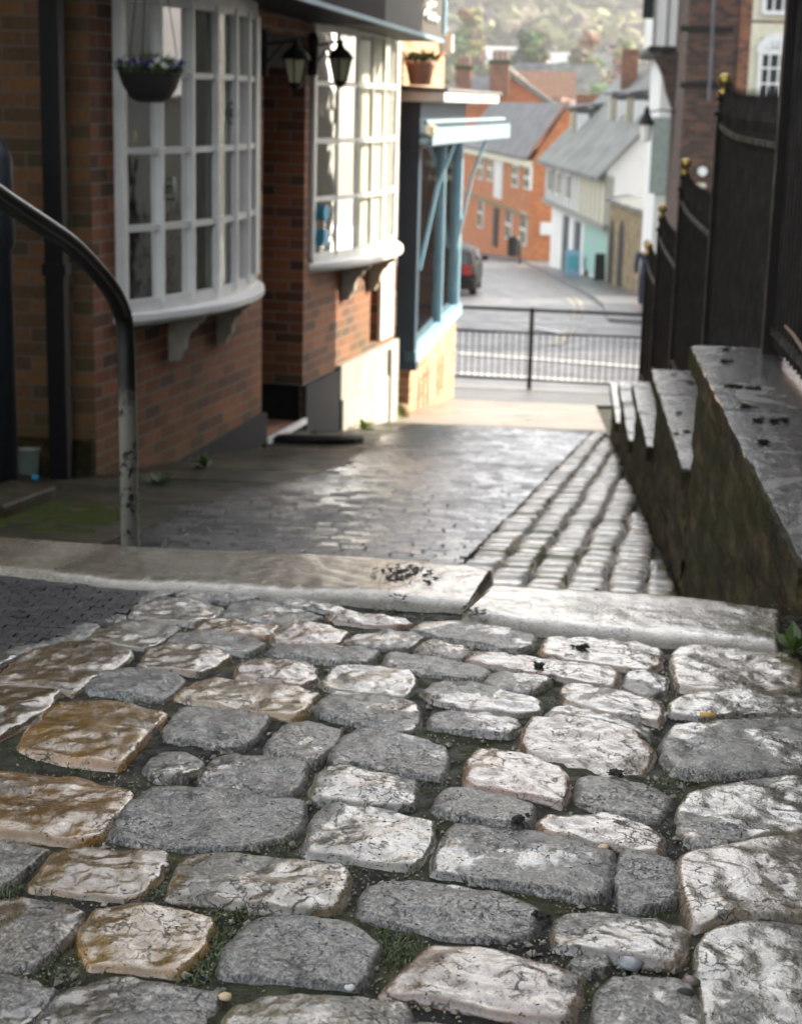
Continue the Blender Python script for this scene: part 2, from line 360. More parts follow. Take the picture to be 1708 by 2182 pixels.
# ------------------------------------------------------------------ stones of the landing, traced from the photograph
R5 = (0, 1300, 1.7429); R6 = (900, 1400, 1.6159); R7 = (0, 1850, 1.7429); R8 = (900, 1850, 1.6159); OV = (0, 0, .87276)
G_ = (.17,.17,.165); L_ = (.33,.32,.30); D_ = (.075,.078,.076); B_ = (.14,.105,.06); O_ = (.30,.19,.07); P_ = (.33,.26,.22)
STONES = [
 (R5,[(745,262),(790,240),(900,238),(1100,262),(1105,272),(990,292),(860,282)],G_,.3),
 (R5,[(1110,285),(1180,272),(1300,272),(1440,300),(1490,322),(1420,335),(1250,312)],G_,.3),
 (R5,[(545,345),(625,285),(700,272),(850,285),(960,312),(900,360),(830,385),(690,368)],L_,.25),
 (R5,[(930,340),(990,295),(1090,288),(1250,318),(1380,355),(1300,375),(1195,385),(1050,365)],G_,.35),
 (R5,[(1385,350),(1440,338),(1600,348),(1708,362),(1765,378),(1708,392),(1600,390),(1440,375)],P_,.2),
 (R5,[(380,430),(520,372),(640,372),(775,402),(700,450),(620,488),(480,470),(385,455)],(.24,.22,.17),.3),
 (R5,[(825,405),(900,372),(1000,370),(1195,392),(1140,440),(1000,430),(860,418)],(.25,.18,.10),.1),
 (R5,[(710,455),(760,420),(880,415),(1060,440),(1135,470),(1060,515),(960,500),(800,472)],G_,.35),
 (R5,[(1150,440),(1240,378),(1340,382),(1485,420),(1440,468),(1300,472),(1160,465)],P_,.12),
 (OV,[(733,1362),(765,1345),(820,1343),(880,1346),(905,1358),(875,1380),(800,1378)],L_,.3),
 (R5,[(1140,505),(1170,474),(1280,472),(1480,478),(1620,500),(1560,555),(1450,548),(1300,535)],G_,.3),
 (R5,[(580,565),(640,490),(720,468),(880,478),(990,515),(900,570),(850,590),(740,580)],(.20,.17,.12),.2),
 (R5,[(370,640),(440,590),(560,575),(700,585),(800,620),(750,665),(700,702),(560,690),(380,670)],D_,.4),
 (R5,[(-10,600),(100,520),(260,465),(400,465),(570,495),(555,535),(400,620),(320,680),(150,640),(-10,632)],B_,.1),
 (R5,[(-60,640),(180,655),(265,665),(200,740),(80,830),(-60,900)],B_,.1),
 (R5,[(70,905),(130,820),(230,730),(340,705),(560,715),(720,760),(640,840),(560,950),(510,992),(300,965),(150,935)],(.26,.17,.07),.12),
 (R5,[(740,690),(840,620),(930,605),(1080,620),(1370,675),(1330,700),(1310,755),(1240,785),(1100,760),(900,720)],(.26,.21,.13),.1),
 (R5,[(1005,570),(1080,530),(1160,528),(1340,560),(1352,610),(1290,645),(1180,635),(1010,605)],P_,.25),
 (OV,[(682,1450),(712,1418),(760,1416),(870,1425),(886,1445),(878,1472),(860,1480),(760,1470),(692,1462)],L_,.15),
 (R5,[(695,840),(780,735),(860,730),(1020,745),(1145,780),(1100,850),(1060,890),(980,915),(830,885),(710,870)],G_,.38),
 (R5,[(1130,900),(1230,800),(1310,788),(1460,835),(1430,880),(1360,970),(1260,960),(1140,925)],L_,.4),
 (OV,[(672,1500),(705,1472),(760,1470),(890,1496),(895,1530),(885,1555),(840,1560),(740,1530),(680,1515)],G_,.35),
 (OV,[(697,1612),(735,1560),(770,1550),(850,1560),(950,1590),(955,1640),(940,1655),(850,1642),(720,1620)],(.25,.25,.245),.35),
 (R5,[(610,1000),(680,935),(760,922),(850,955),(860,990),(790,1035),(680,1040)],(.13,.125,.10),.4),
 (OV,[(424,1655),(455,1612),(490,1603),(570,1605),(652,1625),(650,1650),(625,1695),(540,1685),(450,1672)],(.16,.15,.145),.3),
 (OV,[(660,1690),(685,1637),(715,1630),(860,1645),(890,1660),(888,1690),(878,1715),(790,1712),(680,1702)],L_,.25),
 (R7,[(-60,60),(0,50),(120,48),(400,80),(575,135),(530,200),(480,260),(420,330),(300,355),(120,325),(-60,320)],(.24,.15,.05),.2),
 (R7,[(470,310),(560,190),(640,135),(760,125),(1300,175),(1290,270),(1210,335),(1050,365),(820,375),(600,360),(490,335)],(.12,.122,.118),.42),
 (OV,[(648,1800),(670,1732),(700,1712),(790,1715),(925,1745),(920,1790),(890,1845),(790,1835),(660,1815)],L_,.3),
 (R7,[(-40,350),(60,345),(215,385),(130,450),(60,520),(0,550),(-40,560)],(.12,.11,.09),.35),
 (R7,[(125,530),(220,400),(300,380),(500,387),(725,402),(690,470),(600,570),(520,585),(300,565),(150,545)],(.18,.13,.07),.1),
 (R7,[(710,580),(760,445),(820,403),(1000,403),(1270,432),(1440,442),(1490,480),(1470,590),(1420,640),(1280,652),(1080,620),(900,600),(760,590)],(.19,.17,.13),.2),
 (R7,[(-40,590),(60,590),(200,600),(370,650),(300,740),(240,810),(150,885),(60,885),(-40,880)],(.15,.12,.085),.25),
 (R7,[(330,740),(400,660),(540,625),(640,632),(900,665),(905,700),(860,790),(800,865),(760,905),(560,880),(380,885),(365,840)],(.27,.19,.08),.08),
 (R7,[(930,900),(960,810),(1050,700),(1120,674),(1300,680),(1500,710),(1620,790),(1580,870),(1530,960),(1350,940),(1150,930)],D_,.5),
 (R7,[(-40,905),(60,910),(240,980),(200,1050),(100,1140),(0,1200),(-40,1200)],(.10,.098,.085),.4),
 (R7,[(170,1050),(300,960),(400,925),(560,920),(760,955),(945,985),(920,1050),(870,1130),(820,1210),(500,1240),(150,1240)],(.13,.125,.11),.35),
 (R7,[(950,1100),(1010,1030),(1100,1002),(1250,1000),(1600,1015),(1735,1040),(1735,1240),(1500,1260),(950,1240)],(.28,.26,.2),.25),
 (R8,[(45,905),(130,830),(190,780),(240,730),(330,740),(560,770),(800,830),(845,860),(830,940),(800,1040),(680,1030),(450,985),(200,940),(80,930)],P_,.15),
 (OV,[(765,1940),(775,1892),(830,1873),(900,1876),(1000,1886),(1100,1910),(1165,1945),(1130,1985),(1050,2000),(950,1985),(850,1965)],(.12,.122,.118),.42),
 (R8,[(725,700),(735,620),(790,597),(900,600),(1150,620),(1255,660),(1240,750),(1215,805),(1100,800),(900,770),(740,745)],(.28,.26,.24),.15),
 (R8,[(245,430),(290,300),(330,247),(420,248),(700,290),(870,340),(970,370),(965,460),(935,545),(830,555),(700,515),(420,470),(250,450)],(.11,.112,.107),.42),
 (R8,[(978,570),(983,400),(992,364),(1060,367),(1180,402),(1212,422),(1210,560),(1150,570),(1060,590),(1000,585)],D_,.45),
 (R8,[(255,190),(280,120),(340,108),(480,125),(652,185),(647,240),(590,266),(450,243),(290,208)],(.17,.165,.15),.35),
 (R8,[(662,250),(700,215),(820,210),(980,227),(1130,280),(1168,310),(1152,370),(1050,360),(850,320),(700,288)],(.33,.28,.24),.12),
 (R6,[(378,815),(388,720),(430,680),(500,685),(640,720),(760,770),(795,820),(770,917),(690,890),(560,855),(400,830)],(.32,.22,.17),.06),
 (R6,[(815,870),(830,805),(870,797),(1000,807),(1100,830),(1195,880),(1150,970),(1000,945),(840,900)],(.17,.155,.13),.35),
 (R6,[(600,640),(640,590),(740,587),(900,600),(1060,645),(1125,700),(1100,760),(1060,800),(900,790),(750,750),(620,700)],(.2,.15,.10),.06),
 (R6,[(235,592),(250,550),(330,538),(480,538),(590,572),(600,600),(560,632),(430,620),(250,605)],(.16,.15,.14),.35),
 (R6,[(210,470),(250,430),(330,427),(500,442),(680,490),(685,528),(600,543),(420,530),(260,500)],L_,.25),
 (R6,[(450,418),(500,382),(600,387),(720,410),(700,438),(640,468),(540,458),(460,433)],L_,.35),
 (R6,[(750,450),(765,417),(850,420),(1000,460),(1150,510),(1165,540),(1150,588),(1050,568),(900,538),(770,500)],(.3,.26,.22),.2),
 (R6,[(690,562),(720,512),(850,517),(1000,547),(1110,600),(1105,650),(1000,612),(860,592),(740,582)],L_,.3),
 (R6,[(380,347),(400,302),(450,300),(640,327),(980,372),(995,397),(970,440),(860,425),(640,388),(480,365)],P_,.15),
 (R6,[(660,298),(690,257),(740,240),(860,237),(1060,262),(1165,297),(1150,360),(1100,388),(900,353),(760,333)],(.34,.29,.23),.1),
 (R6,[(995,440),(1030,382),(1110,387),(1180,412),(1165,460),(1120,485),(1040,465)],(.25,.22,.2),.3),
 (R6,[(155,220),(220,182),(330,180),(500,202),(668,240),(638,290),(590,306),(430,273),(260,243)],L_,.25),
 (R6,[(55,350),(80,308),(150,308),(300,342),(490,382),(448,418),(300,403),(150,380)],L_,.35),
 (R6,[(175,302),(215,262),(280,255),(380,282),(410,300),(370,343),(300,333)],P_,.3),
 (R6,[(1200,400),(1195,310),(1240,287),(1400,282),(1620,292),(1700,332),(1720,400),(1700,450),(1500,463),(1300,463),(1210,440)],(.34,.31,.26),.12),
 (R6,[(1180,520),(1210,482),(1300,466),(1500,460),(1640,473),(1760,500),(1750,545),(1600,543),(1450,546),(1300,563),(1190,548)],L_,.1),
 (R6,[(1160,640),(1200,587),(1260,572),(1450,562),(1760,556),(1760,775),(1500,788),(1300,788),(1200,773),(1157,720)],(.19,.19,.185),.3),
 (R8,[(1217,200),(1260,132),(1350,102),(1550,74),(1760,66),(1760,286),(1600,297),(1450,323),(1340,343),(1240,308),(1217,270)],(.3,.3,.28),.2),
 (R8,[(1228,420),(1228,373),(1300,358),(1450,324),(1600,303),(1760,294),(1760,618),(1600,616),(1430,618),(1280,668),(1238,560)],(.36,.33,.3),.12),
 (R8,[(1292,740),(1320,692),(1400,663),(1600,653),(1760,658),(1760,1180),(1350,1180),(1312,950)],(.33,.325,.3),.25),
 (R8,[(893,1000),(912,880),(960,848),(1150,852),(1268,882),(1298,960),(1318,1130),(900,1140)],(.15,.145,.125),.35),
 (R8,[(782,795),(850,772),(930,782),(943,810),(928,833),(850,838),(800,820)],(.15,.15,.11),.4),
 (R5,[(190,470),(330,397),(410,387),(432,400),(360,448),(270,468),(210,478)],(.13,.135,.13),.45),
 (R5,[(405,390),(470,352),(540,350),(532,370),(440,397)],(.13,.135,.13),.45),
 (R5,[(560,330),(640,244),(740,240),(742,262),(640,285),(600,315)],(.14,.14,.13),.45),
 (R5,[(-20,575),(-20,530),(100,482),(186,452),(250,462),(100,518)],(.13,.135,.13),.45),
 (R8,[(-20,1060),(250,1050),(430,1045),(560,1090),(500,1200),(-20,1200)],L_,.3),
 (R8,[(560,1120),(700,1075),(850,1090),(880,1200),(560,1220)],G_,.4),
]
def topx(rg, p): return ((rg[0]+p[0]/rg[2])/1.14578, (rg[1]+p[1]/rg[2])/1.14578)
def unproj(rg, pts, lift=0):
    out = []
    for q in pts:
        u, v = topx(rg, q); w = onG(u, v, A1-lift, S1); out.append(Vector((w.x, w.y)))
    return out
def chaikin(P, n=2, k=.22):
    for _ in range(n):
        Q = []
        for i in range(len(P)):
            a, b = P[i], P[(i+1) % len(P)]; Q += [a.lerp(b, k), a.lerp(b, 1-k)]
        P = Q
    return P
def resample(P, n):
    L = [0]
    for i in range(len(P)): L.append(L[-1]+(P[(i+1) % len(P)]-P[i]).length)
    out = []; j = 0
    for k in range(n):
        t = L[-1]*k/n
        while L[j+1] < t: j += 1
        out.append(P[j].lerp(P[(j+1) % len(P)], (t-L[j])/max(1e-9, L[j+1]-L[j])))
    return out
def add_stone(mb, poly, zf, tint, rgh, dome=.008, edge=.009, n=64, rings=15, depth=.03, seed=0, amp=1., jag=.0026, grow=.0008, tilt=None):
    poly = resample(chaikin(chaikin(poly, 1, .08), 1, .25), n)
    c = sum(poly, Vector((0, 0)))/n
    size = sum((p-c).length for p in poly)/n
    P = []
    for i, p in enumerate(poly):
        d = (p-c); k = noise.noise(Vector((p.x*45, p.y*45, seed)))*jag*1.3+noise.noise(Vector((p.x*160, p.y*160, seed)))*jag*.6
        P.append(p+d.normalized()*(k+grow))
    b = len(mb.v)
    fr = [0]+[((i+1)/rings)**.8 for i in range(rings)]
    ta = tilt if tilt else (random.uniform(-.02,.02), random.uniform(-.025,.025))
    wear = Vector((random.uniform(-1,1), random.uniform(-1,1)))
    def H(q, r):
        e = min(size*.3, .008)/size
        x = max(0, (r-(1-e))/e); h = dome*(1-r**3)-edge*(x**2.6)
        s = Vector((q.x, q.y, seed*3.1))
        h += amp*(noise.noise(s*14)*.0042+noise.noise(s*38)*.0026+abs(noise.noise(Vector((q.x*34+q.y*8, q.y*42, seed))))*-.0030+noise.noise(s*120)*.0010)
        h += (q-c).x*ta[0]+(q-c).y*ta[1]
        return h
    mb.v.append(Vector((c.x, c.y, zf(c.y)+H(c, 0))))
    for j in range(1, rings+1):
        for i in range(n):
            q = c.lerp(P[i], fr[j]); mb.v.append(Vector((q.x, q.y, zf(q.y)+H(q, fr[j]))))
    for j, w_ in ((1, .85), (2, .55), (3, .25)):
        if j >= rings-2: break
        ids = range(b+1+(j-1)*n, b+1+j*n); mz = sum(mb.v[q].z-zf(mb.v[q].y) for q in ids)/n
        for q in ids: hz_ = mb.v[q].z-zf(mb.v[q].y); mb.v[q].z = zf(mb.v[q].y)+hz_*(1-w_)+mz*w_
        if j == 1: mb.v[b].z = zf(c.y)+mz
    for i in range(n):
        q = c.lerp(P[i], 1.0+.004/size); mb.v.append(Vector((q.x, q.y, zf(q.y)-depth)))
    for i in range(n): mb.f.append((b, b+1+i, b+1+(i+1) % n))
    for j in range(rings):
        for i in range(n):
            a = b+1+j*n+i; a2 = b+1+j*n+(i+1) % n
            mb.f.append((a, a+n, a2+n, a2))
    rim = (min(1, tint[0]*1.45+.02), tint[1]*1.2+.012, tint[2]*1.0+.006)
    for q_ in range(len(mb.v)-b):
        jj = (q_-1)//n+1 if q_ else 0
        w_ = 0 if jj < rings-3 else (.6 if jj <= rings else .3)
        w_ *= max(0, min(1, .5+2*noise.noise(mb.v[b+q_]*22)))*(1 if rgh < .25 else .35)
        mb.c.append((tint[0]*(1-w_)+rim[0]*w_, tint[1]*(1-w_)+rim[1]*w_, tint[2]*(1-w_)+rim[2]*w_, rgh))
    return [P[i] for i in range(0, n, 2)]
mb = MB(); OUT = []
for k, (rg, pts, tint, rgh) in enumerate(STONES):
    poly = unproj(rg, pts)
    dm = random.uniform(.001,.004) if k not in (13, 14) else .003
    if k in (66, 67, 68, 69): dm = .002
    tl = None
    if k == 47: tl = (.0, .10)
    gl = sum(tint)/3; tint = tuple(max(.01, q+(q-gl)*.5)*w_*(.31 if gl > .2 else .44) for q, w_ in zip(tint, (1.08, 1.0, .84)))
    OUT.append(add_stone(mb, poly, z1, tint, rgh, dome=dm, seed=k*7.3, amp=1.15, tilt=tl, grow=.0058))
# the paving goes on outside the frame
def inside(p, poly):
    r = False; n = len(poly)
    for i in range(n):
        a, b = poly[i], poly[(i+1) % n]
        if (a.y > p.y) != (b.y > p.y) and p.x < (b.x-a.x)*(p.y-a.y)/(b.y-a.y)+a.x: r = not r
    return r
RT = RM.transposed()
def seen(x, y):
    q = RT @ Vector((x, y, z1(y)))
    if q.z > -.05: return False
    u, v = CX-FPX*q.x/q.z, CY+FPX*q.y/q.z
    return -12 < u < 1720 and v < 2194
PV = [onG(u, v, A1, S1).xy for u, v in [(-700,1180),(150,1232),(345,1258),(330,1275),(285,1295),(195,1345),(95,1378),(-60,1420),(-700,1500)]]
row = 0; y = .42
while y < 2.98:
    x = -1.55+.08*(row % 2)
    while x < 1.45:
        w, h = random.uniform(.066,.092), .06; c_ = Vector((x+w, y))
        cs = [Vector((x+.005, y-h)), Vector((x+2*w-.005, y-h)), Vector((x+2*w-.005, y+h)), Vector((x+.005, y+h))]
        tst = cs+[c_, (cs[0]+cs[1])/2, (cs[1]+cs[2])/2, (cs[2]+cs[3])/2, (cs[3]+cs[0])/2]
        if not any(seen(q.x, q.y) or inside(q, PV) or any(inside(q, o) for o in OUT) for q in tst) and not any(inside(q, cs) for o in OUT for q in o[::4]):
            g = random.choice([(.075,.072,.066), (.05,.051,.05), (.085,.066,.04)])
            add_stone(mb, [q+Vector((random.uniform(-.006,.006), random.uniform(-.006,.006))) for q in cs], z1, g, random.choice([.15,.3,.4]), seed=500+row*20+x, n=32, rings=7, dome=.003)
        x += 2*w+.008
    y += .132; row += 1
struct('cobble_paving', mb, M['cobble'], smooth=True)

def inside(p, poly):
    r = False; n = len(poly)
    for i in range(n):
        a, b = poly[i], poly[(i+1) % n]
        if (a.y > p.y) != (b.y > p.y) and p.x < (b.x-a.x)*(p.y-a.y)/(b.y-a.y)+a.x: r = not r
    return r
# earth under the landing (uneven, so that the joints fill and empty)
mb = MB(); nx, ny = 190, 200; x0, x1, y0, y1 = -1.6, 1.6, .1, 3.03
for j in range(ny+1):
    for i in range(nx+1):
        x = x0+(x1-x0)*i/nx; y = y0+(y1-y0)*j/ny
        h = noise.noise(Vector((x*9, y*9, 1)))*.004+noise.noise(Vector((x*40, y*40, 5)))*.003+noise.noise(Vector((x*110, y*110, 9)))*.0016
        mb.v.append(Vector((x, y, z1(y)-.0085+h)))
for j in range(ny):
    for i in range(nx):
        a = j*(nx+1)+i; mb.f.append((a, a+1, a+nx+2, a+nx+1))
struct('ground_earth', mb, M['soil'], smooth=True)
mb = MB(); mb.box(-6, -1.6, -6, 3.2, -1.4, -.93).box(1.6, 2.6, -6, 3.2, -1.4, -.93).box(-1.6, 1.6, -6, .1, -1.4, -.74)
struct('ground_landing_edge', mb, M['flag'])
# dark small-block paving on the left of the landing
mb = MB(); poly = [onG(u, v, A1, S1).xy for u, v in [(-420,1190),(-60,1218),(150,1232),(345,1258),(330,1275),(285,1295),(195,1345),(95,1378),(-60,1420),(-420,1440)]]
yy = 2.3
row = 0
while yy < 3.2:
    xx = -1.5+(row % 2)*.017
    while xx < -.4 and True:
        p = Vector((xx, yy))
        if inside(p, poly):
            w, d = .0167, .0124; h = .0016+random.uniform(-.0006,.0006); z = z1(yy)-.002
            tx = random.uniform(-.0012,.0012); h += random.uniform(-.0008,.0012)
            mb.add([(xx-w,yy-d,z-.01),(xx+w,yy-d,z-.01),(xx+w,yy+d,z-.01),(xx-w,yy+d,z-.01),
                    (xx-w*.97,yy-d*.94,z+h+tx),(xx+w*.97,yy-d*.94,z+h-tx),(xx+w*.97,yy+d*.94,z+h-tx*.2),(xx-w*.97,yy+d*.94,z+h+tx*.4)],
                   [(4,5,6,7),(0,1,5,4),(1,2,6,5),(2,3,7,6),(3,0,4,7)])
            g = random.uniform(.006,.014); mb.c += [(g,g,g*1.4,.3)]*8
        xx += .034
    yy += .0255; row += 1
mb.c = []; struct('block_paving', mb, M['darkpaver'])

# ------------------------------------------------------------------ the two long step-edge stones and the steps they top
def slab(name, far, near, lift=.012):
    mb = MB(); zf = lambda Y: z1(Y)+lift
    F = [onG(u, v, A1-lift, S1).xy for u, v in far]; Nn = [onG(u, v, A1-lift, S1).xy for u, v in near]
    P = []
    for i in range(len(F)): P.append(F[i])
    for q in reversed(Nn): P.append(q)
    P = resample(chaikin(P, 2, .12), 220)
    nx_, ny_ = 150, 26
    # grid between far and near lines
    def interp(L, t):
        k = t*(len(L)-1); i = min(int(k), len(L)-2); return L[i].lerp(L[i+1], k-i)
    b = 0
    for j in range(ny_+1):
        for i in range(nx_+1):
            t = i/nx_; s = j/ny_
            q = interp(F, t).lerp(interp(Nn, t), s)
            e = min(s, 1-s)*2; ex = min(t*1.6, (1-t)*1.6)/.03
            h = -.016*max(0, 1-e/.3)**2.4-.012*max(0, 1-ex)**2
            h += noise.noise(Vector((q.x*5, q.y*5, 3)))*.004+noise.noise(Vector((q.x*30, q.y*30, 3)))*.0013
            jx = noise.noise(Vector((q.x*20, j*.1, 8)))*.004*(1 if j in (0, ny_) else 0)
            mb.v.append(Vector((q.x, q.y+jx, zf(q.y)+h)))
    for j in range(ny_):
        for i in range(nx_):
            a = j*(nx_+1)+i; mb.f.append((a, a+1, a+nx_+2, a+nx_+1))
    # skirt
    ring = [i for i in range(nx_+1)]+[j*(nx_+1)+nx_ for j in range(1, ny_+1)]+[ny_*(nx_+1)+i for i in range(nx_-1, -1, -1)]+[j*(nx_+1) for j in range(ny_-1, 0, -1)]
    b = len(mb.v)
    for r in ring: mb.v.append(mb.v[r]-Vector((0, 0, .12)))
    for k in range(len(ring)):
        k2 = (k+1) % len(ring); mb.f.append((ring[k], ring[k2], b+k2, b+k))
    return struct(name, mb, M['kerb'], smooth=True)
slab('kerb', [(-900,1085),(0,1137),(275,1154),(600,1170),(850,1183),(1000,1193),(1052,1206)], [(-900,1135),(0,1214),(275,1246),(560,1258),(800,1272),(940,1284),(1000,1287)])
slab('kerb_stone', [(1046,1240),(1150,1243),(1300,1251),(1450,1262),(1560,1275),(1664,1290)], [(978,1303),(1100,1328),(1300,1348),(1450,1360),(1560,1368),(1662,1376)])
mb = MB()
mb.box(-6, .425, 3.14, 3.55, -2.2, -1.12).box(-6, .425, 3.55, 3.95, -2.2, -1.27).box(-6, .425, 3.95, 4.3, -2.2, -1.41)
struct('steps_ground', mb, M['flag'])

# ------------------------------------------------------------------ the lane below
def sheet(name, pts, zf, m, lift=0, thick=0, kind='structure', div=None):
    mb = MB(); n = len(pts)
    P = [Vector((p[0], p[1], zf(p[1])+lift)) for p in pts]
    if thick: mb.prism([p-Vector((0,0,thick)) for p in P], (0,0,thick))
    else: mb.add(P, [tuple(range(n))])
    return struct(name, mb, m, kind=kind)
sheet('ground_lane', [(-7,3.0),(2.6,3.0),(2.6,24.2),(-7,24.2)], z2, M['soil'], -.03)
# stable-block paving of the lane, one mesh of laid blocks
mb = MB(); yy = 4.3; row = 0
def leftedge(y):   # boundary between path slabs and blocks
    pts = [(4,-1.75),(6,-1.7),(8,-1.55),(10.2,-1.2),(12.2,-1.28),(14,-1.2),(15,-1.2)]
    for i in range(len(pts)-1):
        if y <= pts[i+1][0]:
            t = (y-pts[i][0])/(pts[i+1][0]-pts[i][0]); return pts[i][1]*(1-t)+pts[i+1][1]*t
    return pts[-1][1]
while yy < 14.25:
    xl = leftedge(yy); xr = -.30+(yy-6.3)*.6/7.6-.01
    xx = xl-random.uniform(0,.1)
    while xx < xr-.03:
        bl = random.uniform(.075,.125); w = min(bl, xr-xx)/2-.004; d = .025; cx_ = xx+w; z = z2(yy)
        h1, h2 = random.uniform(-.006,.001), random.uniform(-.001,.005)
        hh = noise.noise(Vector((xx*1.5, yy*1.5, 0)))*.008
        if w > .01 and cx_+w > xl:
            mb.add([(cx_-w,yy-d,z-.02),(cx_+w,yy-d,z-.02),(cx_+w,yy+d,z-.02),(cx_-w,yy+d,z-.02),
                (cx_-w*.95,yy-d*.82,z+h1+hh),(cx_+w*.95,yy-d*.82,z+h1+hh),(cx_+w*.95,yy+d*.82,z+h2+hh),(cx_-w*.95,yy+d*.82,z+h2+hh)],
               [(4,5,6,7),(0,1,5,4),(1,2,6,5),(2,3,7,6),(3,0,4,7)])
            g = random.uniform(.006,.020); wr = random.random() < .12
            mb.c += [(g*(1.5 if wr else 1.05), g, g*(.75 if wr else 1.0), random.uniform(.05,.24))]*8
        xx += bl
    yy += .066; row += 1
struct('lane_paving', mb, M['paver'])
# gutter setts beside the wall
mb = MB(); dx = .6/7.6
for col in range(9):
    yy = 4.25+.07*(col % 2)
    while yy < 14.05:
        L = random.uniform(.08,.13)
        wob = lambda c_: noise.noise(Vector((c_*3.3, yy*1.7, 7)))*.014; xl = -.30+(yy+L/2-6.3)*dx+col*.137+(wob(col) if col else 0); xr = -.30+(yy+L/2-6.3)*dx+(col+1)*.137+wob(col+1)-.013
        xw = .425+.01
        if xl < xw-.04:
            xr = min(xr, xw); 
            
            j = lambda: random.uniform(-.009,.009)
            pl = [Vector((xl+j(), yy+j())), Vector((xr+j(), yy+j())), Vector((xr+j()+L*dx, yy+L+j())), Vector((xl+j()+L*dx, yy+L+j()))]
            zl = random.uniform(-.006,.006)
            g = random.uniform(.34,.5); gr = random.random() < .1
            add_stone(mb, pl, lambda Y, zl=zl: z2(Y)+.012+zl, (g, g*(.97), g*(.9)) if not gr else (.13,.14,.07), random.uniform(.0,.1), n=20, rings=5, dome=.005, edge=.010, seed=col*50+yy, amp=.45, jag=.001)
        yy += L+.032
struct('sett_gutter', mb, M['sett'], smooth=True)
# flagged path along the shopfronts, concrete apron, kerb under the railing
for i, (ya, yb) in enumerate([(4.4,5.9),(5.9,7.3),(7.3,8.75),(8.75,10.0),(10.0,11.3),(11.3,12.6),(12.6,14.3)]):
    pts = [(-4.5 if yb < 8.8 else -2.6, ya+.01), (leftedge(ya)-.02, ya+.01), (leftedge(yb)-.02, yb-.01), (-4.5 if yb < 8.8 else -2.6, yb-.01)]
    sheet('path', pts, z2, M['flag'], .0+.004*(i % 2)+.002, .05)
sheet('path_apron', [(-1.75,14.3),(.435,14.3),(.435,18.7),(-1.75,18.7)], z2, M['conc'], .004)
sheet('pavement', [(-6,18.72),(2.6,18.72),(2.6,22.9),(-6,22.9)], z2, M['pave'], .004)
mb = MB(); mb.prism([(-8,22.9,z2(22.9)-.16),(4,22.1,z2(22.5)-.16),(4,22.26,z2(22.5)-.16),(-8,23.06,z2(22.9)-.16)], (0,0,.19)); struct('kerb_street', mb, M['conc'], bevel=.02)

# ------------------------------------------------------------------ the street at the bottom and the country beyond
mb = MB()
ys = [22.9,30,40,60,80,100,125,150]
for i, y in enumerate(ys):
    for x in (-60,-30,-12,-4,0,2,6,12,30,60): mb.v.append(Vector((x, y, z3(y)-.06-(.0 if i == 0 else 0))))
for i in range(len(ys)-1):
    for j in range(9): a = i*10+j; mb.f.append((a, a+1, a+11, a+10))
struct('road', mb, M['road'])
def g3(u, v, lift=0): p = onG(u, v, A3, S3); return Vector((p.x, p.y, z3(p.y)+lift))
mb = MB(); pp = [g3(u, v, .02) for u, v in [(1062,553),(1112,556),(1160,578),(1205,600),(1262,632),(1284,650),(1290,668),(1296,680)]]
pp += [Vector((3.0, 38.5, z3(38.5)+.02)), Vector((40, 38.0, z3(38)+.02)), Vector((40, 60, z3(60)+.02)), Vector((5, 110, z3(110)+.02))]
mb.prism([p-Vector((0,0,.14)) for p in pp], (0,0,.14)); struct('pavement_far', mb, M['pave'])
mb = MB(); pp = [g3(u, v, .02) for u, v in [(940,548),(1000,536),(1060,553),(1112,556),(1180,540),(1000,515),(900,500)]]
mb.prism([p-Vector((0,0,.12)) for p in pp], (0,0,.12)); struct('pavement_bend', mb, M['pave'])
def strip(mb, px, w, lift=-.04, zf=z3):
    P = [onG(u, v, A3, S3) for u, v in px]
    for i in range(len(P)-1):
        a, b = P[i].copy(), P[i+1].copy(); d = (b-a); n = Vector((-d.y, d.x, 0)).normalized()*w/2
        q = [a-n, a+n, b+n, b-n]
        for p_ in q: p_.z = zf(p_.y)+lift
        mb.add(q, [(0,1,2,3)])
mb = MB()
strip(mb, [(1105,558),(1160,590),(1210,622),(1236,642),(1240,660),(1232,675)], .10); strip(mb, [(1098,562),(1152,594),(1200,626),(1222,645),(1226,662),(1218,676)], .10)
strip(mb, [(1226,694),(1205,712),(1190,730)], .12); strip(mb, [(1210,694),(1190,712),(1175,730)], .12)
struct('road_line_yellow', mb, M['liney'])
mb = MB()
for a in ([(980,700),(1060,702)], [(1110,690),(1160,698),(1200,706)], [(1250,690),(1330,694),(1400,698)], [(1250,716),(1330,720),(1400,724)], [(975,748),(1150,760),(1400,780)], [(975,790),(1150,800),(1370,815)], [(1050,681),(1150,683),(1240,684)]):
    strip(mb, a, .22, -.035)
struct('road_line_white', mb, M['linew'])

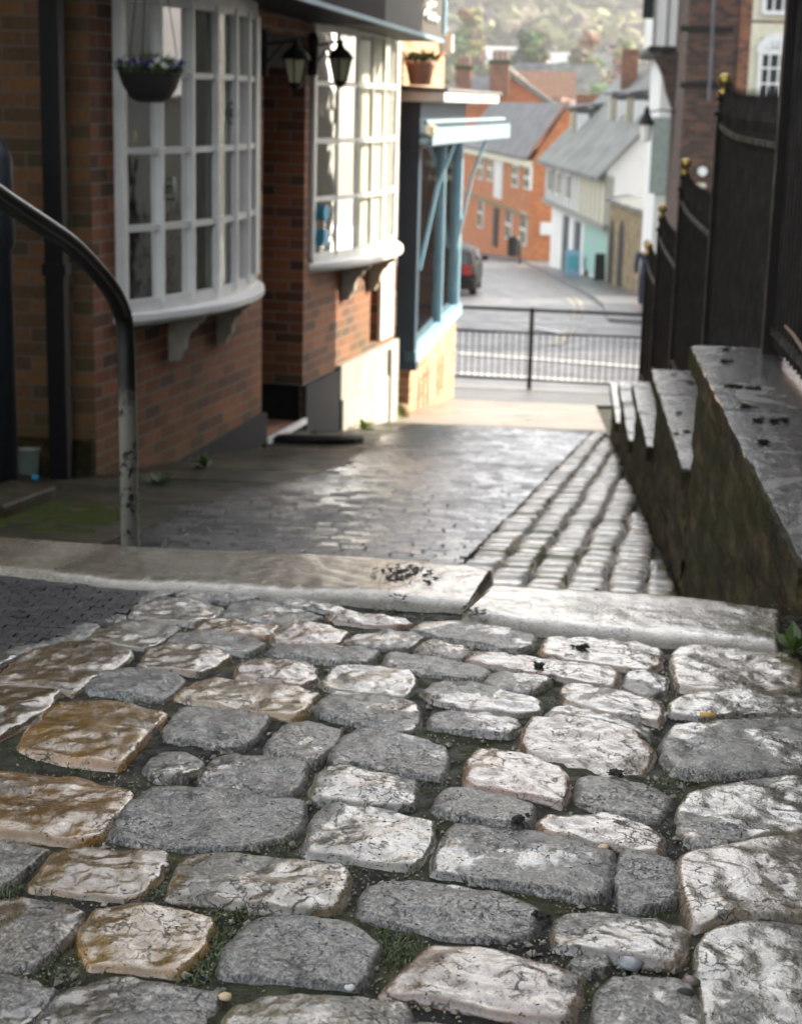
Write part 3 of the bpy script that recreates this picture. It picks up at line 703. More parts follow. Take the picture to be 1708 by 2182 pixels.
# wide hill with woods
def hillz(x, y):
    if y < 330: base = z3(150)+(4.5-z3(150))*max(0, (y-150)/180)
    else: base = 4.5+min(100, y-330)*.035
    up = max(0, y-430); h = base+(up*.128 if up < 900 else 115+(up-900)*.03)
    return h+noise.noise(Vector((x*.004, y*.004, 0)))*10*min(1, up/200)
mb = MB(); nx_, ny_ = 60, 60
for j in range(ny_+1):
    y = 148+(j/ny_)**1.6*2300
    for i in range(nx_+1):
        x = (-1+2*i/nx_)*(120+y*.9); mb.v.append(Vector((x, y, hillz(x, y))))
for j in range(ny_):
    for i in range(nx_): a = j*(nx_+1)+i; mb.f.append((a, a+1, a+nx_+2, a+nx_+1))
M['field'] = simple('hill_field', (.08,.09,.04), .9, col2=(.07,.06,.04), nscale=.02, bmp=0)
struct('hills', mb, M['field'], smooth=True)
mb = MB(); mb.add([(-60,22.9,z3(22.9)-.3),(60,22.9,z3(22.9)-.3),(200,149,z3(149)-.4),(-200,149,z3(149)-.4)], [(0,1,2,3)]); struct('ground_valley', mb, M['field'])
def wood_mat():
    m, t, p = newmat('woodland'); a = N(t, 'ShaderNodeAttribute', attribute_name='tint')
    n = noise_n(t, .5, 5, .7, pos(t))
    t.links.new(mixc(t, .6, a.outputs['Color'], ramp(t, n, [(.3, (.35,.35,.35)), (.7, (1.3,1.3,1.3))]), 'MULTIPLY'), p.inputs['Base Color'])
    p.inputs['Roughness'].default_value = .95; p.inputs['Specular IOR Level'].default_value = .1; return m
M['wood'] = wood_mat()
bmi = bmesh.new(); bmesh.ops.create_icosphere(bmi, subdivisions=2, radius=1)
IV = [v.co.copy() for v in bmi.verts]; IF = [tuple(v.index for v in f.verts) for f in bmi.faces]; bmi.free()
def crown(mb, c, r, h, tint, rough=.45):
    sd_ = random.random()*100; b = len(mb.v)
    for v in IV:
        k = 1+noise.noise(v*1.9+Vector((sd_,0,0)))*rough*1.3+noise.noise(v*5+Vector((0,sd_,0)))*rough
        mb.v.append(Vector((c[0]+v.x*r*k, c[1]+v.y*r*k, c[2]+v.z*h*k))); mb.c.append((*tint, 1))
    mb.f += [tuple(b+i for i in f) for f in IF]
TC = [(.19,.20,.11), (.24,.22,.14), (.12,.14,.09), (.15,.135,.14), (.24,.21,.16), (.10,.12,.075), (.26,.26,.16)]
mb = MB()
for i in range(3600):
    y = 420+random.random()**1.2*900; x = y*random.uniform(-.13, .14)
    up = (y-430)/900
    band = noise.noise(Vector((x*.007, y*.006, 4)))*1.3
    if band > .1: tc = random.choice([(.10,.10,.125), (.12,.115,.14), TC[2], TC[5]])
    elif band < -.15: tc = random.choice([TC[6], TC[0], TC[1]])
    else: tc = random.choice(TC)
    f = random.uniform(.8, 1.2); r = random.uniform(2.4, 5.2)
    crown(mb, (x, y, hillz(x, y)+r*.8), r, r*random.uniform(.8,1.2), tuple(q*f*.72*(.6 if band > .1 else 1) for i_, q in enumerate(tc)))
for i in range(520):
    y = 165+random.random()*260; x = y*random.uniform(-.10, .12); f = random.uniform(.7,1.2); r = random.uniform(1.0,2.6)
    if noise.noise(Vector((x*.03, y*.02, 9))) < -.12: continue
    tc = random.choice(TC); crown(mb, (x, y, hillz(x, y)+r*.6), r, r*random.uniform(.9,1.3), tuple(q*f*.8 for q in tc))
struct('woods', mb, M['wood'], kind='stuff')
# trees that can be told apart in the valley
def tree(x, y, h, tint, label, group='trees behind the rooftops'):
    z = hillz(x, y) if y > 150 else z3(y)
    t = thing('tree', label, 'tree', (x, y, z), group)
    k = MB(); k.tube([(x,y,z-1),(x+.1,y,z+h*.3),(x,y,z+h*.6)], [h*.035,h*.028,h*.012], 8)
    for a in range(5):
        an = a*1.3; k.tube([(x,y,z+h*.35),(x+cos(an)*h*.18,y+sin(an)*h*.18,z+h*.62)], [h*.015,h*.005], 6)
    build('trunk', k, M['twig'], t)
    k = MB()
    for a in range(26):
        an = random.random()*6.28; rr = random.random()**.6*h*.27; zz = random.uniform(.35, .95)
        crown(k, (x+cos(an)*rr*(1.25-zz), y+sin(an)*rr, z+h*zz), h*.09, h*.075, tuple(q*random.uniform(.7,1.3) for q in tint), .7)
    build('crown', k, M['wood'], t)
TL = [(1130,160,230,14,TC[5],'dark rounded evergreen tree between the white roofs'), (1100,190,180,12,TC[4],'bare brown tree just right of the mossy gable'),
      (1155,190,200,11,TC[1],'pale buff tree above the end of the gable'), (1290,180,190,10,TC[6],'yellow green tree behind the slate roof of the white house'),
      (1235,170,240,13,TC[0],'green tree above the orange chimney stack'), (1330,150,260,12,TC[4],'brown tree left of the jettied house'), (1000,150,300,14,TC[0],'green tree above the red chimney pots'),
      (1190,205,170,8,TC[4],'low brown tree between the orange chimney and the gable')]
for (u, v, Y, h, tc, lb) in TL:
    p = atY(u, v, Y); tree(p.x, Y, max(h, p.z-(hillz(p.x, Y))), tc, lb)

# ------------------------------------------------------------------ small distant houses
def gable_house(name, label, cx_, cy_, zb, w, d, hw, hr, mw, mr, ang=0, group=None, chim=False, cat='house', win=0):
    t = thing(name, label, cat, (cx_, cy_, zb), group)
    ca, sa = cos(ang), sin(ang)
    def T(x, y, z): return Vector((cx_+x*ca-y*sa, cy_+x*sa+y*ca, zb+z))
    k = MB(); a = [T(-w/2,-d/2,0), T(w/2,-d/2,0), T(w/2,-d/2,hw), T(0,-d/2,hw+hr), T(-w/2,-d/2,hw)]
    k.prism(a, T(0,d,0)-T(0,0,0)); build('wall', k, mw, t)
    k = MB(); e = .25
    for s in (-1, 1):
        q = [T(s*(w/2+e),-d/2-e,hw-e*hr/(w/2)+.05), T(0,-d/2-e,hw+hr+.05), T(0,d/2+e,hw+hr+.05), T(s*(w/2+e),d/2+e,hw-e*hr/(w/2)+.05)]
        k.prism(q, (0,0,.14))
    rf = build('roof', k, mr, t)
    if chim:
        k = MB(); c0 = T(0,0,hw+hr-.4); k.box(c0.x-.45,c0.x+.45,c0.y-.3,c0.y+.3,c0.z,c0.z+1.6); build('chimney', k, M['brickO'], rf)
    for i in range(win):
        k = MB(); xx = -w/2+(i+.5)*w/win; c0 = T(xx-.45,-d/2-.05,hw*.45); k.obox(c0, T(.9,0,0)-T(0,0,0), T(0,.1,0)-T(0,0,0), (0,0,1.2)); build('window', k, M['darkglass'], t)
    return t
far = [(1075,130,330,7,5,M['render'],M['linew'],'long pale roofed house left of the dark evergreen'), (1190,142,330,7,4,M['render'],M['linew'],'pale roofed house right of the dark evergreen'),
       (1110,140,300,9,5,M['render'],M['slateG'],'small white house under the long pale roof'), (1235,140,360,7,5,M['render'],M['slateG'],'white house above the orange chimney stack'),
       (1275,142,350,7,5,M['render'],M['slateG'],'white house left of the thin brick chimney'), (1180,183,210,9,5,M['brickY'],M['slate'],'dark roofed house left of the slate roof of the white house'),
       (1225,190,200,5,3,M['render'],M['slateG'],'small bright roofed shed beside the slate roof'), (1160,205,190,6,4,M['brickY'],M['tile'],'low buff house behind the end of the mossy gable')]
for (u, v, Y, w, d, mw, mr, lb) in far:
    p = atY(u, v, Y); zb = hillz(p.x, Y); hh = min(5.5, max(3.0, p.z-zb)); zb = p.z-hh
    gable_house('house', lb, p.x, Y, zb, d, w, hh, 2.4, mw, mr, pi/2+random.uniform(-.3,.3), 'far houses in the valley', win=0)

# ------------------------------------------------------------------ orange brick house on the bend
def facade(A, B, zf):   # returns local frame along A->B, outward normal to the left of travel
    A = Vector(A); B = Vector(B); D = (B-A).normalized(); Nn = Vector((-D.y, D.x)); return A, D, Nn, (B-A).length
def L(A, D, Nn, s, o, z): return Vector((A.x+D.x*s+Nn.x*o, A.y+D.y*s+Nn.y*o, z))
A_, D_1, N_1, len1 = facade((-1.9,96.0), (-7.05,122.0), 0)        # street face looks to -X
N_1 = Vector((-abs(N_1.x), -abs(N_1.y))) if N_1.x > 0 else N_1
zb = z3(96)-.2; ez = -3.0
h1 = thing('brick_house', 'orange brick house with white sashes on the bend of the street', 'house', (-1.9,96,zb))
BK = Vector((-N_1.x, -N_1.y))
def H1(s, o, z): return L(A_, D_1, N_1, s, o, z)
k = MB(); k.prism([H1(0,0,zb-3), H1(0,-7,zb-3), H1(len1,-7,zb-3), H1(len1,0,zb-3)], (0,0,ez-zb+3)); build('wall', k, M['brickO'], h1)
k = MB(); 
k.prism([H1(-.2,.35,ez), H1(-.2,-1.75,ez+2.95), H1(len1+.2,-1.75,ez+2.95), H1(len1+.2,.35,ez)], (0,0,.15))
k.prism([H1(-.2,-7.35,ez), H1(-.2,-1.75,ez+2.95), H1(len1+.2,-1.75,ez+2.95), H1(len1+.2,-7.35,ez)], (0,0,.15)); rf = build('roof', k, M['slate'], h1)
k = MB(); k.prism([H1(-.05,0,ez-.02), H1(-.05,-1.75,ez+2.85), H1(-.05,-7,ez-.02)], D_1.to_3d()*.5); build('gable', k, M['brickO'], h1)
k = MB(); k.prism([H1(-.35,.3,ez+.12), H1(-.35,-1.75,ez+3.1), H1(-.1,-1.75,ez+3.1), H1(-.1,.3,ez+.12)], (0,0,.2)); build('verge', k, M['terra'], h1)
k = MB(); k.obox(H1(-.1,0,ez-.35), D_1.to_3d()*(len1+.2), N_1.to_3d()*.3, (0,0,.35)); build('cornice', k, M['cream'], h1)
k = MB(); k.obox(H1(0,0,-6.15), D_1.to_3d()*(len1), N_1.to_3d()*.12, (0,0,.22)); build('string_course', k, M['brickY'], h1)
for px, v0, v1, kind in [(1124,350,400,'w'),(1098,348,396,'w'),(1062,340,420,'w'),(1044,332,385,'w'),(1024,328,382,'w'),(1120,448,515,'w'),(1088,440,505,'w'),(1060,440,520,'d'),(1027,418,482,'w')]:
    d = ray(px, 400); tt = (Vector((A_.x, A_.y)).dot(N_1))/(d.xy.dot(N_1)); p = d*tt; s = (p.xy-A_).dot(D_1)
    sc = p.y/FPX; w = 2.0 if kind == 'w' else 1.7
    zt = -(v0-227)*sc*1.0; zbm = -(v1-227)*sc*1.0
    if px == 1062 and v0 < 400: w = 3.0
    k = MB(); k.obox(H1(s-w/2,-.05,zbm), D_1.to_3d()*w, N_1.to_3d()*.14, (0,0,zt-zbm))
    if kind == 'w':
        wd = build('window', k, M['white'], h1)
        k = MB()
        if px != 1062:
            for a in range(2):
                for b in range(2):
                    k.obox(H1(s-w/2+.12+a*(w/2-.08),.1,zbm+.12+b*(zt-zbm-.1)/2), D_1.to_3d()*(w/2-.2), N_1.to_3d()*.02, (0,0,(zt-zbm)/2-.22))
            build('pane', k, M['darkglass'], wd)
    else:
        dr = build('door', k, M['plinth'], h1)
for (a, b) in ((.5,-2.6),):
    k = MB(); c = H1(1.0,-3.2,0); k.box(c.x-.7,c.x+.7,c.y-.5,c.y+.5,-3.2,.62); ch = build('chimney', k, M['brickA'], rf)
    k = MB(); k.box(c.x-.85,c.x+.85,c.y-.6,c.y+.6,.4,.62); build('chimney_cap', k, M['slateG'], ch) if False else None
k = MB(); k.obox(H1(-.12,-2.2,-7.0), N_1.to_3d()*1.6, D_1.to_3d()*.06, (0,0,.7)); build('wall_sign', k, M['white'], h1)
# rear orange gable with two stacks
p1 = atY(975,205,130); p2 = atY(1180,232,130); pk = atY(1066,150,130)
h4 = thing('gabled_house', 'orange brick gable with mossy verge behind the bend house', 'house', (p1.x,130,-12))
k = MB(); k.prism([(p1.x,130,-14),(p2.x+.5,130,-14),(p2.x,130,p2.z),(pk.x,130,pk.z),(p1.x+1.5,130,p1.z-.6),(p1.x,130,p1.z-.6)], (0,8,0)); build('wall', k, M['brickO'], h4)
k = MB(); k.prism([(pk.x-.1,129.7,pk.z+.05),(p2.x+.3,129.7,p2.z-.1),(p2.x+.3,129.7,p2.z+.25),(pk.x,129.7,pk.z+.5)], (0,8.5,0)); rf = build('roof', k, M['slateG'], h4)
a = atY(962,205,128); b = atY(1045,205,128); c = atY(1052,168,132); d = atY(990,166,132)
k = MB(); k.prism([a, b, c, d], (0,0,.15)); build('slate_pitch', k, M['slate'], h4)
for (u0, u1, vt, vb) in ((973,1005,150,190), (1044,1086,138,175)):
    q0 = atY(u0, vb, 129.9); q1 = atY(u1, vt, 129.9)
    k = MB(); k.box(q0.x,q1.x,128.4,129.6,q0.z-1,q1.z); ch = build('chimney', k, M['brickA'], rf)
    k = MB(); k.box(q0.x-.12,q1.x+.12,128.3,129.7,q1.z,q1.z+.3); build('chimney_cap', k, M['moss'], rf)
    for f_ in (.2,.5,.8):
        k = MB(); xx = q0.x+(q1.x-q0.x)*f_; k.lathe((xx,129,q1.z+.3), [(.14,0),(.17,.6),(.13,.65)], 10); build('chimney_pot', k, M['terra'], rf)

# ------------------------------------------------------------------ white timber framed house
CA = Vector((1.5,64.8)); CB = Vector((-.95,83.0)); A_, D_2, N_2, len2 = facade(CA, CB, 0)
if N_2.x > 0: N_2 = -N_2
def H2(s, o, z): return L(CA, D_2, N_2, s, o, z)
ez = -2.3; gz = z3(64.8)
h2 = thing('timber_framed_house', 'long white timber framed house with grey slate roof and dormers', 'house', (1.5,64.8,gz))
k = MB(); k.prism([H2(0,0,-4.3), H2(0,-7.2,-4.3), H2(len2,-7.2,-4.3), H2(len2,0,-4.3)], (0,0,ez+4.3)); build('upper_wall', k, M['render'], h2)
k = MB(); k.prism([H2(0,-.35,gz-2.5), H2(0,-7.2,gz-2.5), H2(len2,-7.2,gz-2.5), H2(len2,-.35,gz-2.5)], (0,0,-4.3-gz+2.5)); build('lower_wall', k, M['render'], h2)
k = MB(); k.prism([H2(0,0,ez), H2(0,-3.6,ez+3.85), H2(0,-7.2,ez)], D_2.to_3d()*.4); build('gable', k, M['render'], h2)
k = MB()
for (o0, o1) in ((.45, -3.6), (-7.65, -3.6)):
    k.prism([H2(-.35,o0,ez-.4), H2(-.35,o1,ez+3.9), H2(len2+.2,o1,ez+3.9), H2(len2+.2,o0,ez-.4)], (0,0,.16))
rf = build('roof', k, M['slateG'], h2)
for s, zz in ((15.0,.4), (7.2,1.0), (3.2,1.0)):
    o = -.55-zz*.9; zr = ez+ .2+zz
    k = MB(); k.obox(H2(s,o,zr-.5), D_2.to_3d()*1.9, N_2.to_3d()*(-2.4), (0,0,2.1)); dm = build('dormer', k, M['slate'], rf)
    for s_ in (s-.25, s+1.85):
        k = MB(); k.obox(H2(s_,o+.03,zr-.6), D_2.to_3d()*.3, N_2.to_3d()*(-.5), (0,0,1.95)); build('dormer_post', k, M['white'], rf)
for s, zz in ((15.0,.4), (7.2,1.0), (3.2,1.0)):
    o = -.55-zz*.9; zr = ez+.2+zz
    k = MB(); k.obox(H2(s+.12,o+.02,zr-.3), D_2.to_3d()*1.66, N_2.to_3d()*.03, (0,0,1.7)); build('dormer_window', k, M['darkglass'], rf)
    k = MB(); k.prism([H2(s-.3,o+.3,zr+1.55), H2(s+2.2,o+.3,zr+1.55), H2(s+2.2,o-2.6,zr+1.95), H2(s-.3,o-2.6,zr+1.95)], (0,0,.12)); build('dormer_roof', k, M['slate'], rf)
q = atY(1340,150,78)
k = MB(); k.box(q.x-.35,q.x+.35,77.6,78.4,ez+3,q.z+.9); build('chimney', k, M['brickA'], rf)
for i in range(17):
    s = i*len2/16; k = MB(); k.obox(H2(min(s,len2-.15),0,-4.3), D_2.to_3d()*.15, N_2.to_3d()*.05, (0,0,ez+4.3))
    build('timber_stud', k, M['timber'], h2)
k = MB(); k.obox(H2(0,.03,-4.5), D_2.to_3d()*len2, N_2.to_3d()*.12, (0,0,.22)); build('jetty_beam', k, M['timber'], h2)
for s, w in ((12.5,1.1), (9.3,.9), (15.5,.9)):
    k = MB(); k.obox(H2(s,.04,-3.9), D_2.to_3d()*w, N_2.to_3d()*.06, (0,0,1.1)); wd = build('window', k, M['white'], h2)
    k = MB(); k.obox(H2(s+.1,.1,-3.8), D_2.to_3d()*(w-.2), N_2.to_3d()*.03, (0,0,.9)); build('pane', k, M['darkglass'], wd)
k = MB(); k.obox(H2(.5,-.34,gz-.1), D_2.to_3d()*6.2, N_2.to_3d()*.12, (0,0,2.15)); build('shopfront', k, M['mint'], h2)
k = MB(); k.obox(H2(0,-.3,-4.3), D_2.to_3d()*6.9, N_2.to_3d()*.32, (0,0,ez+4.1)); build('cream_panel', k, M['cream'], h2)
for s in (8.5, 12.2):
    k = MB(); k.obox(H2(s,-.34,gz-.8), D_2.to_3d()*1.3, N_2.to_3d()*.1, (0,0,2.4)); build('door', k, M['blue'], h2)
# arched sandstone wall
WA = Vector((1.62,63.6)); WB = Vector((2.55,52.5)); A_, D_3, N_3, len3 = facade(WA, WB, 0)
if N_3.x > 0: N_3 = -N_3
w3 = thing('arched_wall', 'sandstone yard wall with two round arches beside the mint shopfront', 'wall', (1.62,63.6,z3(63.6)))
k = MB(); zt0, zt1 = -3.35, -3.15
k.prism([L(WA,D_3,N_3,0,0,z3(63.6)-.5), L(WA,D_3,N_3,len3,0,z3(52.5)-.5), L(WA,D_3,N_3,len3,0,zt1), L(WA,D_3,N_3,0,0,zt0)], N_3.to_3d()*-.5); build('masonry', k, M['brickY'], w3)
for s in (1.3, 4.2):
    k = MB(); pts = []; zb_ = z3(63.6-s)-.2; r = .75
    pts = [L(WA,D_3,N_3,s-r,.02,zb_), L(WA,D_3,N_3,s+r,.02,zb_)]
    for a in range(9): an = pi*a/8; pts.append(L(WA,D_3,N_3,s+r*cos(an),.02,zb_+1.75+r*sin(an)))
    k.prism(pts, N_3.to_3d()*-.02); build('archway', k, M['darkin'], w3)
k = MB(); k.prism([L(WA,D_3,N_3,0,.15,zt0), L(WA,D_3,N_3,len3,.15,zt1), L(WA,D_3,N_3,len3,-.65,zt1+.15), L(WA,D_3,N_3,0,-.65,zt0+.15)], (0,0,.12)); build('coping', k, M['slateG'], w3)

# ------------------------------------------------------------------ street furniture, car, person
g = g3(1110,545); Yb = 88; xb = (1108-1212)/FPX*Yb; zb_ = z3(Yb)
t = thing('litter_bin', 'black litter bin on a post by the orange brick house', 'bin', (xb,Yb,zb_))
k = MB(); k.lathe((xb,Yb,zb_+.35), [(.26,0),(.3,.05),(.32,.9),(.27,1.0)], 14); build('bin_body', k, M['black'], t)
k = MB(); k.tube([(xb+.35,Yb,zb_-.2),(xb+.35,Yb,zb_+1.1)], .06); build('post', k, M['black'], t)
def aboard(u, v, label, m, card, w=.62, h=1.0):
    p = g3(u, v, .02); t = thing('a_board', label, 'pavement sign', p, None)
    for s, nm in ((-1,'panel'), (1,'panel')):
        k = MB(); k.prism([p+Vector((-w/2,s*.28,.02)), p+Vector((w/2,s*.28,.02)), p+Vector((w/2,s*.02,h)), p+Vector((-w/2,s*.02,h))], (0,s*.03,0)); o = build(nm, k, m, t)
        if s < 0:
            k = MB(); k.prism([p+Vector((-w*.32,s*.325+.075*.0,.25)), p+Vector((w*.32,s*.325,.25)), p+Vector((w*.32,s*.16,h*.8)), p+Vector((-w*.32,s*.16,h*.8))], (0,-.008,0))
            if card: build('poster', k, card, o)
aboard(1218,586,'teal pavement board in a pale frame outside the white house', M['lblue'], M['teal'])
aboard(1282,598,'black chalk board standing before the mint shopfront', M['cardk'], None)
pb_ = g3(1284,596,.02)
k = MB(); k.box(pb_.x-.17,pb_.x+.2,pb_.y-.33,pb_.y-.30,pb_.z+.36,pb_.z+.5)
tag(build('notice_card', k, M['white']), 'white card fixed on the black chalk board', 'card')
for i, u in enumerate((1246,1258,1268)):
    p = g3(u, 588, .02); k = MB(); k.box(p.x-.05,p.x+.05,p.y-.25,p.y+.25,p.z,p.z+.75)
    tag(build('shop_barrier', k, M['black']), 'low black barrier panel between the two pavement boards', 'barrier', 'black barriers outside the mint shop')
def car(cx_, cy_, label, paint, group='cars parked in the street'):
    zb = z3(cy_)-.05; t = thing('parked_car', label, 'car', (cx_,cy_,zb), group)
    prof = [(-2.05,.35),(-2.1,.75),(-1.95,.98),(-1.55,1.38),(-1.2,1.46),(.2,1.46),(.95,1.02),(1.85,.85),(2.05,.6),(2.0,.3)]
    k = MB(); W_ = .86; n = len(prof); b = len(k.v)
    for sx, wf in ((-1,0),(-1,1),(1,1),(1,0)):
        for (y, z) in prof:
            w = W_*(.93 if wf == 0 else 1)*(1-.16*max(0, (z-.9)/.56)); 
            w = w if wf else w
            k.v.append(Vector((cx_+sx*w, cy_+y*(1 if wf else .985), zb+z*(1 if wf else 1.0))))
    k2 = MB(); m_ = 9
    for i in range(m_+1):
        a = -1+2*i/m_; wx = W_*math.copysign(abs(a)**.75, a)
        for (y, z) in prof:
            e = 1-.05*abs(a)**3; ww = 1-.17*max(0, (z-.85)/.6)
            k2.v.append(Vector((cx_+wx*ww, cy_+y*e, zb+.3+(z-.3)*(1-.06*abs(a)**4))))
    for i in range(m_):
        for j in range(n-1): a = i*n+j; k2.f.append((a, a+1, a+n+1, a+n))
    k2.f.append(tuple(range(n))); k2.f.append(tuple(m_*n+j for j in range(n-1,-1,-1)))
    body = build('body', k2, paint, t, smooth=False, bevel=.02)
    k = MB(); k.prism([(cx_-.62,cy_-1.93,zb+1.02),(cx_+.62,cy_-1.93,zb+1.02),(cx_+.55,cy_-1.60,zb+1.35),(cx_-.55,cy_-1.60,zb+1.35)], (0,-.03,.0)); build('rear_window', k, M['darkglass'], t)
    for s in (-1, 1):
        k = MB(); k.prism([(cx_+s*.80,cy_-1.3,zb+.98),(cx_+s*.80,cy_+.7,zb+.98),(cx_+s*.74,cy_+.15,zb+1.36),(cx_+s*.74,cy_-1.15,zb+1.36)], (s*.045,0,0)); build('side_window', k, M['darkglass'], t)
        k = MB(); k.box(cx_+s*.58-.12,cx_+s*.58+.06+.06*s,cy_-2.13,cy_-2.02,zb+.72,zb+1.0); build('tail_light', k, M['red'], t)
        k = MB(); k.box(cx_+s*.98-.1,cx_+s*.98+.1,cy_+.45,cy_+.6,zb+.95,zb+1.1); build('wing_mirror', k, paint, t)
        for yy in (-1.3, 1.3):
            k = MB(); c = (cx_+s*.74,cy_+yy,zb+.32)
            k.tube([(c[0]-.11,c[1],c[2]),(c[0]+.11,c[1],c[2])], .32, 18); w_ = build('wheel', k, M['cardk'], t)
    k = MB(); k.box(cx_-.8,cx_+.8,cy_-2.17,cy_-2.0,zb+.3,zb+.62); build('bumper', k, M['cardk'], t, bevel=.04)
    k = MB(); k.box(cx_-.26,cx_+.26,cy_-2.19,cy_-2.165,zb+.42,zb+.54); build('number_plate', k, M['liney'], t)
    return t
car(-3.35,52.5,'grey hatchback with red tail lamp parked nearest, beyond the blue shop',M['carp'])
car(-3.9,58.6,'dark car parked ahead of the grey hatchback',M['cardk'])
def person():
    px_, py_ = 2.13, 44.0; zb = z3(py_)+.02
    t = thing('person', 'person in dark navy coat walking beside the iron railing posts', 'person', (px_,py_,zb))
    def skin(name, V, E_, R, m):
        me = bpy.data.meshes.new(name); me.from_pydata(V, E_, []); o = bpy.data.objects.new(name, me); SC.collection.objects.link(o)
        md = o.modifiers.new('skin', 'SKIN'); 
        for i, r in enumerate(R): me.skin_vertices[0].data[i].radius = r
        me.skin_vertices[0].data[0].use_root = True
        sb = o.modifiers.new('sub', 'SUBSURF'); sb.levels = 1; sb.render_levels = 2
        me.materials.append(m); o.parent = t; return o
    V = [(0,0,.92),(0,0,1.15),(0,0,1.42),(0,-.01,1.52),(0,-.02,1.62),(0,-.02,1.72),(-.1,0,.88),(-.1,.08,.48),(-.1,.16,.08),(-.1,.04,.03),(.1,0,.88),(.1,-.1,.48),(.1,-.12,.08),(.1,-.24,.03),(-.2,0,1.4),(-.25,.06,1.12),(-.24,-.03,.86),(-.24,-.05,.78),(.2,0,1.4),(.25,-.06,1.12),(.24,-.16,.88),(.24,-.2,.8)]
    E_ = [(0,1),(1,2),(2,3),(3,4),(4,5),(0,6),(6,7),(7,8),(8,9),(0,10),(10,11),(11,12),(12,13),(2,14),(14,15),(15,16),(16,17),(2,18),(18,19),(19,20),(20,21)]
    R = [(.14,.11),(.13,.1),(.13,.1),(.055,.055),(.09,.1),(.07,.08),(.08,.08),(.055,.06),(.04,.05),(.04,.04),(.08,.08),(.055,.06),(.04,.05),(.04,.04),(.06,.06),(.045,.045),(.035,.035),(.03,.04),(.06,.06),(.045,.045),(.035,.035),(.03,.04)]
    me = skin('body', V, E_, R, M['skin'])
    skin('coat', [(0,0,.8),(0,0,1.1),(0,0,1.43),(-.21,0,1.41),(-.26,.06,1.12),(-.25,-.02,.9),(.21,0,1.41),(.26,-.06,1.12),(.25,-.14,.9)], [(0,1),(1,2),(2,3),(3,4),(4,5),(2,6),(6,7),(7,8)], [(.2,.16),(.17,.14),(.15,.12),(.08,.08),(.065,.065),(.055,.055),(.08,.08),(.065,.065),(.055,.055)], M['navyc'])
    skin('trousers', [(0,0,.86),(-.1,0,.84),(-.1,.08,.48),(-.1,.155,.12),(.1,0,.84),(.1,-.1,.48),(.1,-.12,.12)], [(0,1),(1,2),(2,3),(0,4),(4,5),(5,6)], [(.13,.12),(.1,.1),(.075,.08),(.06,.065),(.1,.1),(.075,.08),(.06,.065)], M['navyc'])
    k = MB(); k.lathe((px_,py_-.01,zb+1.6), [(.085,-.05),(.105,.03),(.1,.12),(.05,.17)], 12); build('hair', k, M['twig'], t, smooth=True)
person()
# street railing at the foot of the lane
fz = z2(22.4)
def rl(u): return None
fx0, fx1 = -3.2, 2.4
t = thing('street_railing', 'black guard railing across the foot of the lane', 'railing', (-.36,22.4,fz))
def FR(x, z): return Vector((x, 22.45-.066*(x+.36)*1.0, fz+z))
k = MB(); k.tube([FR(fx0,1.04), FR(fx1,1.04)], .022, 8); build('top_rail', k, M['black'], t)
k = MB(); k.tube([FR(fx0,.74), FR(fx1,.74)], .016, 8); build('middle_rail', k, M['black'], t)
k = MB(); k.tube([FR(fx0,.12), FR(fx1,.12)], .016, 8); build('bottom_rail', k, M['black'], t)
k = MB(); x = fx0+.05
while x < fx1: k.tube([FR(x,.12), FR(x,.74)], .0075, 6); x += .088
build('baluster_grating', k, M['black'], t)
for x in (-2.36,-.36,1.64):
    k = MB(); k.tube([FR(x,-.05), FR(x,1.07)], .032, 10); build('post', k, M['black'], t)

# ------------------------------------------------------------------ right: houses over the terrace
Ye = 38
def pe(u, v, Y=Ye): return atY(u, v, Y)
eL = pe(1442,430).x; eg = z3(Ye)
hE = thing('old_brick_house', 'dark old brick house with tall white Georgian window', 'house', (eL,Ye,eg))
k = MB(); k.box(eL,eL+9,Ye,Ye+8,eg-.5,7); build('wall', k, M['brickE'], hE)
cl = pe(1572,100).x
k = MB(); k.box(cl,cl+8,Ye-.06,Ye-.003,eg,7); build('red_brick_bay', k, M['brickA'], hE)
for v in (62, 182):
    k = MB(); k.box(pe(1448,v).x,pe(1560,v).x,Ye-.05,Ye-.003,pe(1500,v).z-.06,pe(1500,v).z+.06); build('iron_strap', k, M['black'], hE)
k = MB(); k.tube([Vector((pe(1513,0).x,Ye-.1,6)), pe(1508,215)-Vector((0,.1,0))], .04, 8); build('downpipe', k, M['slate'], hE)
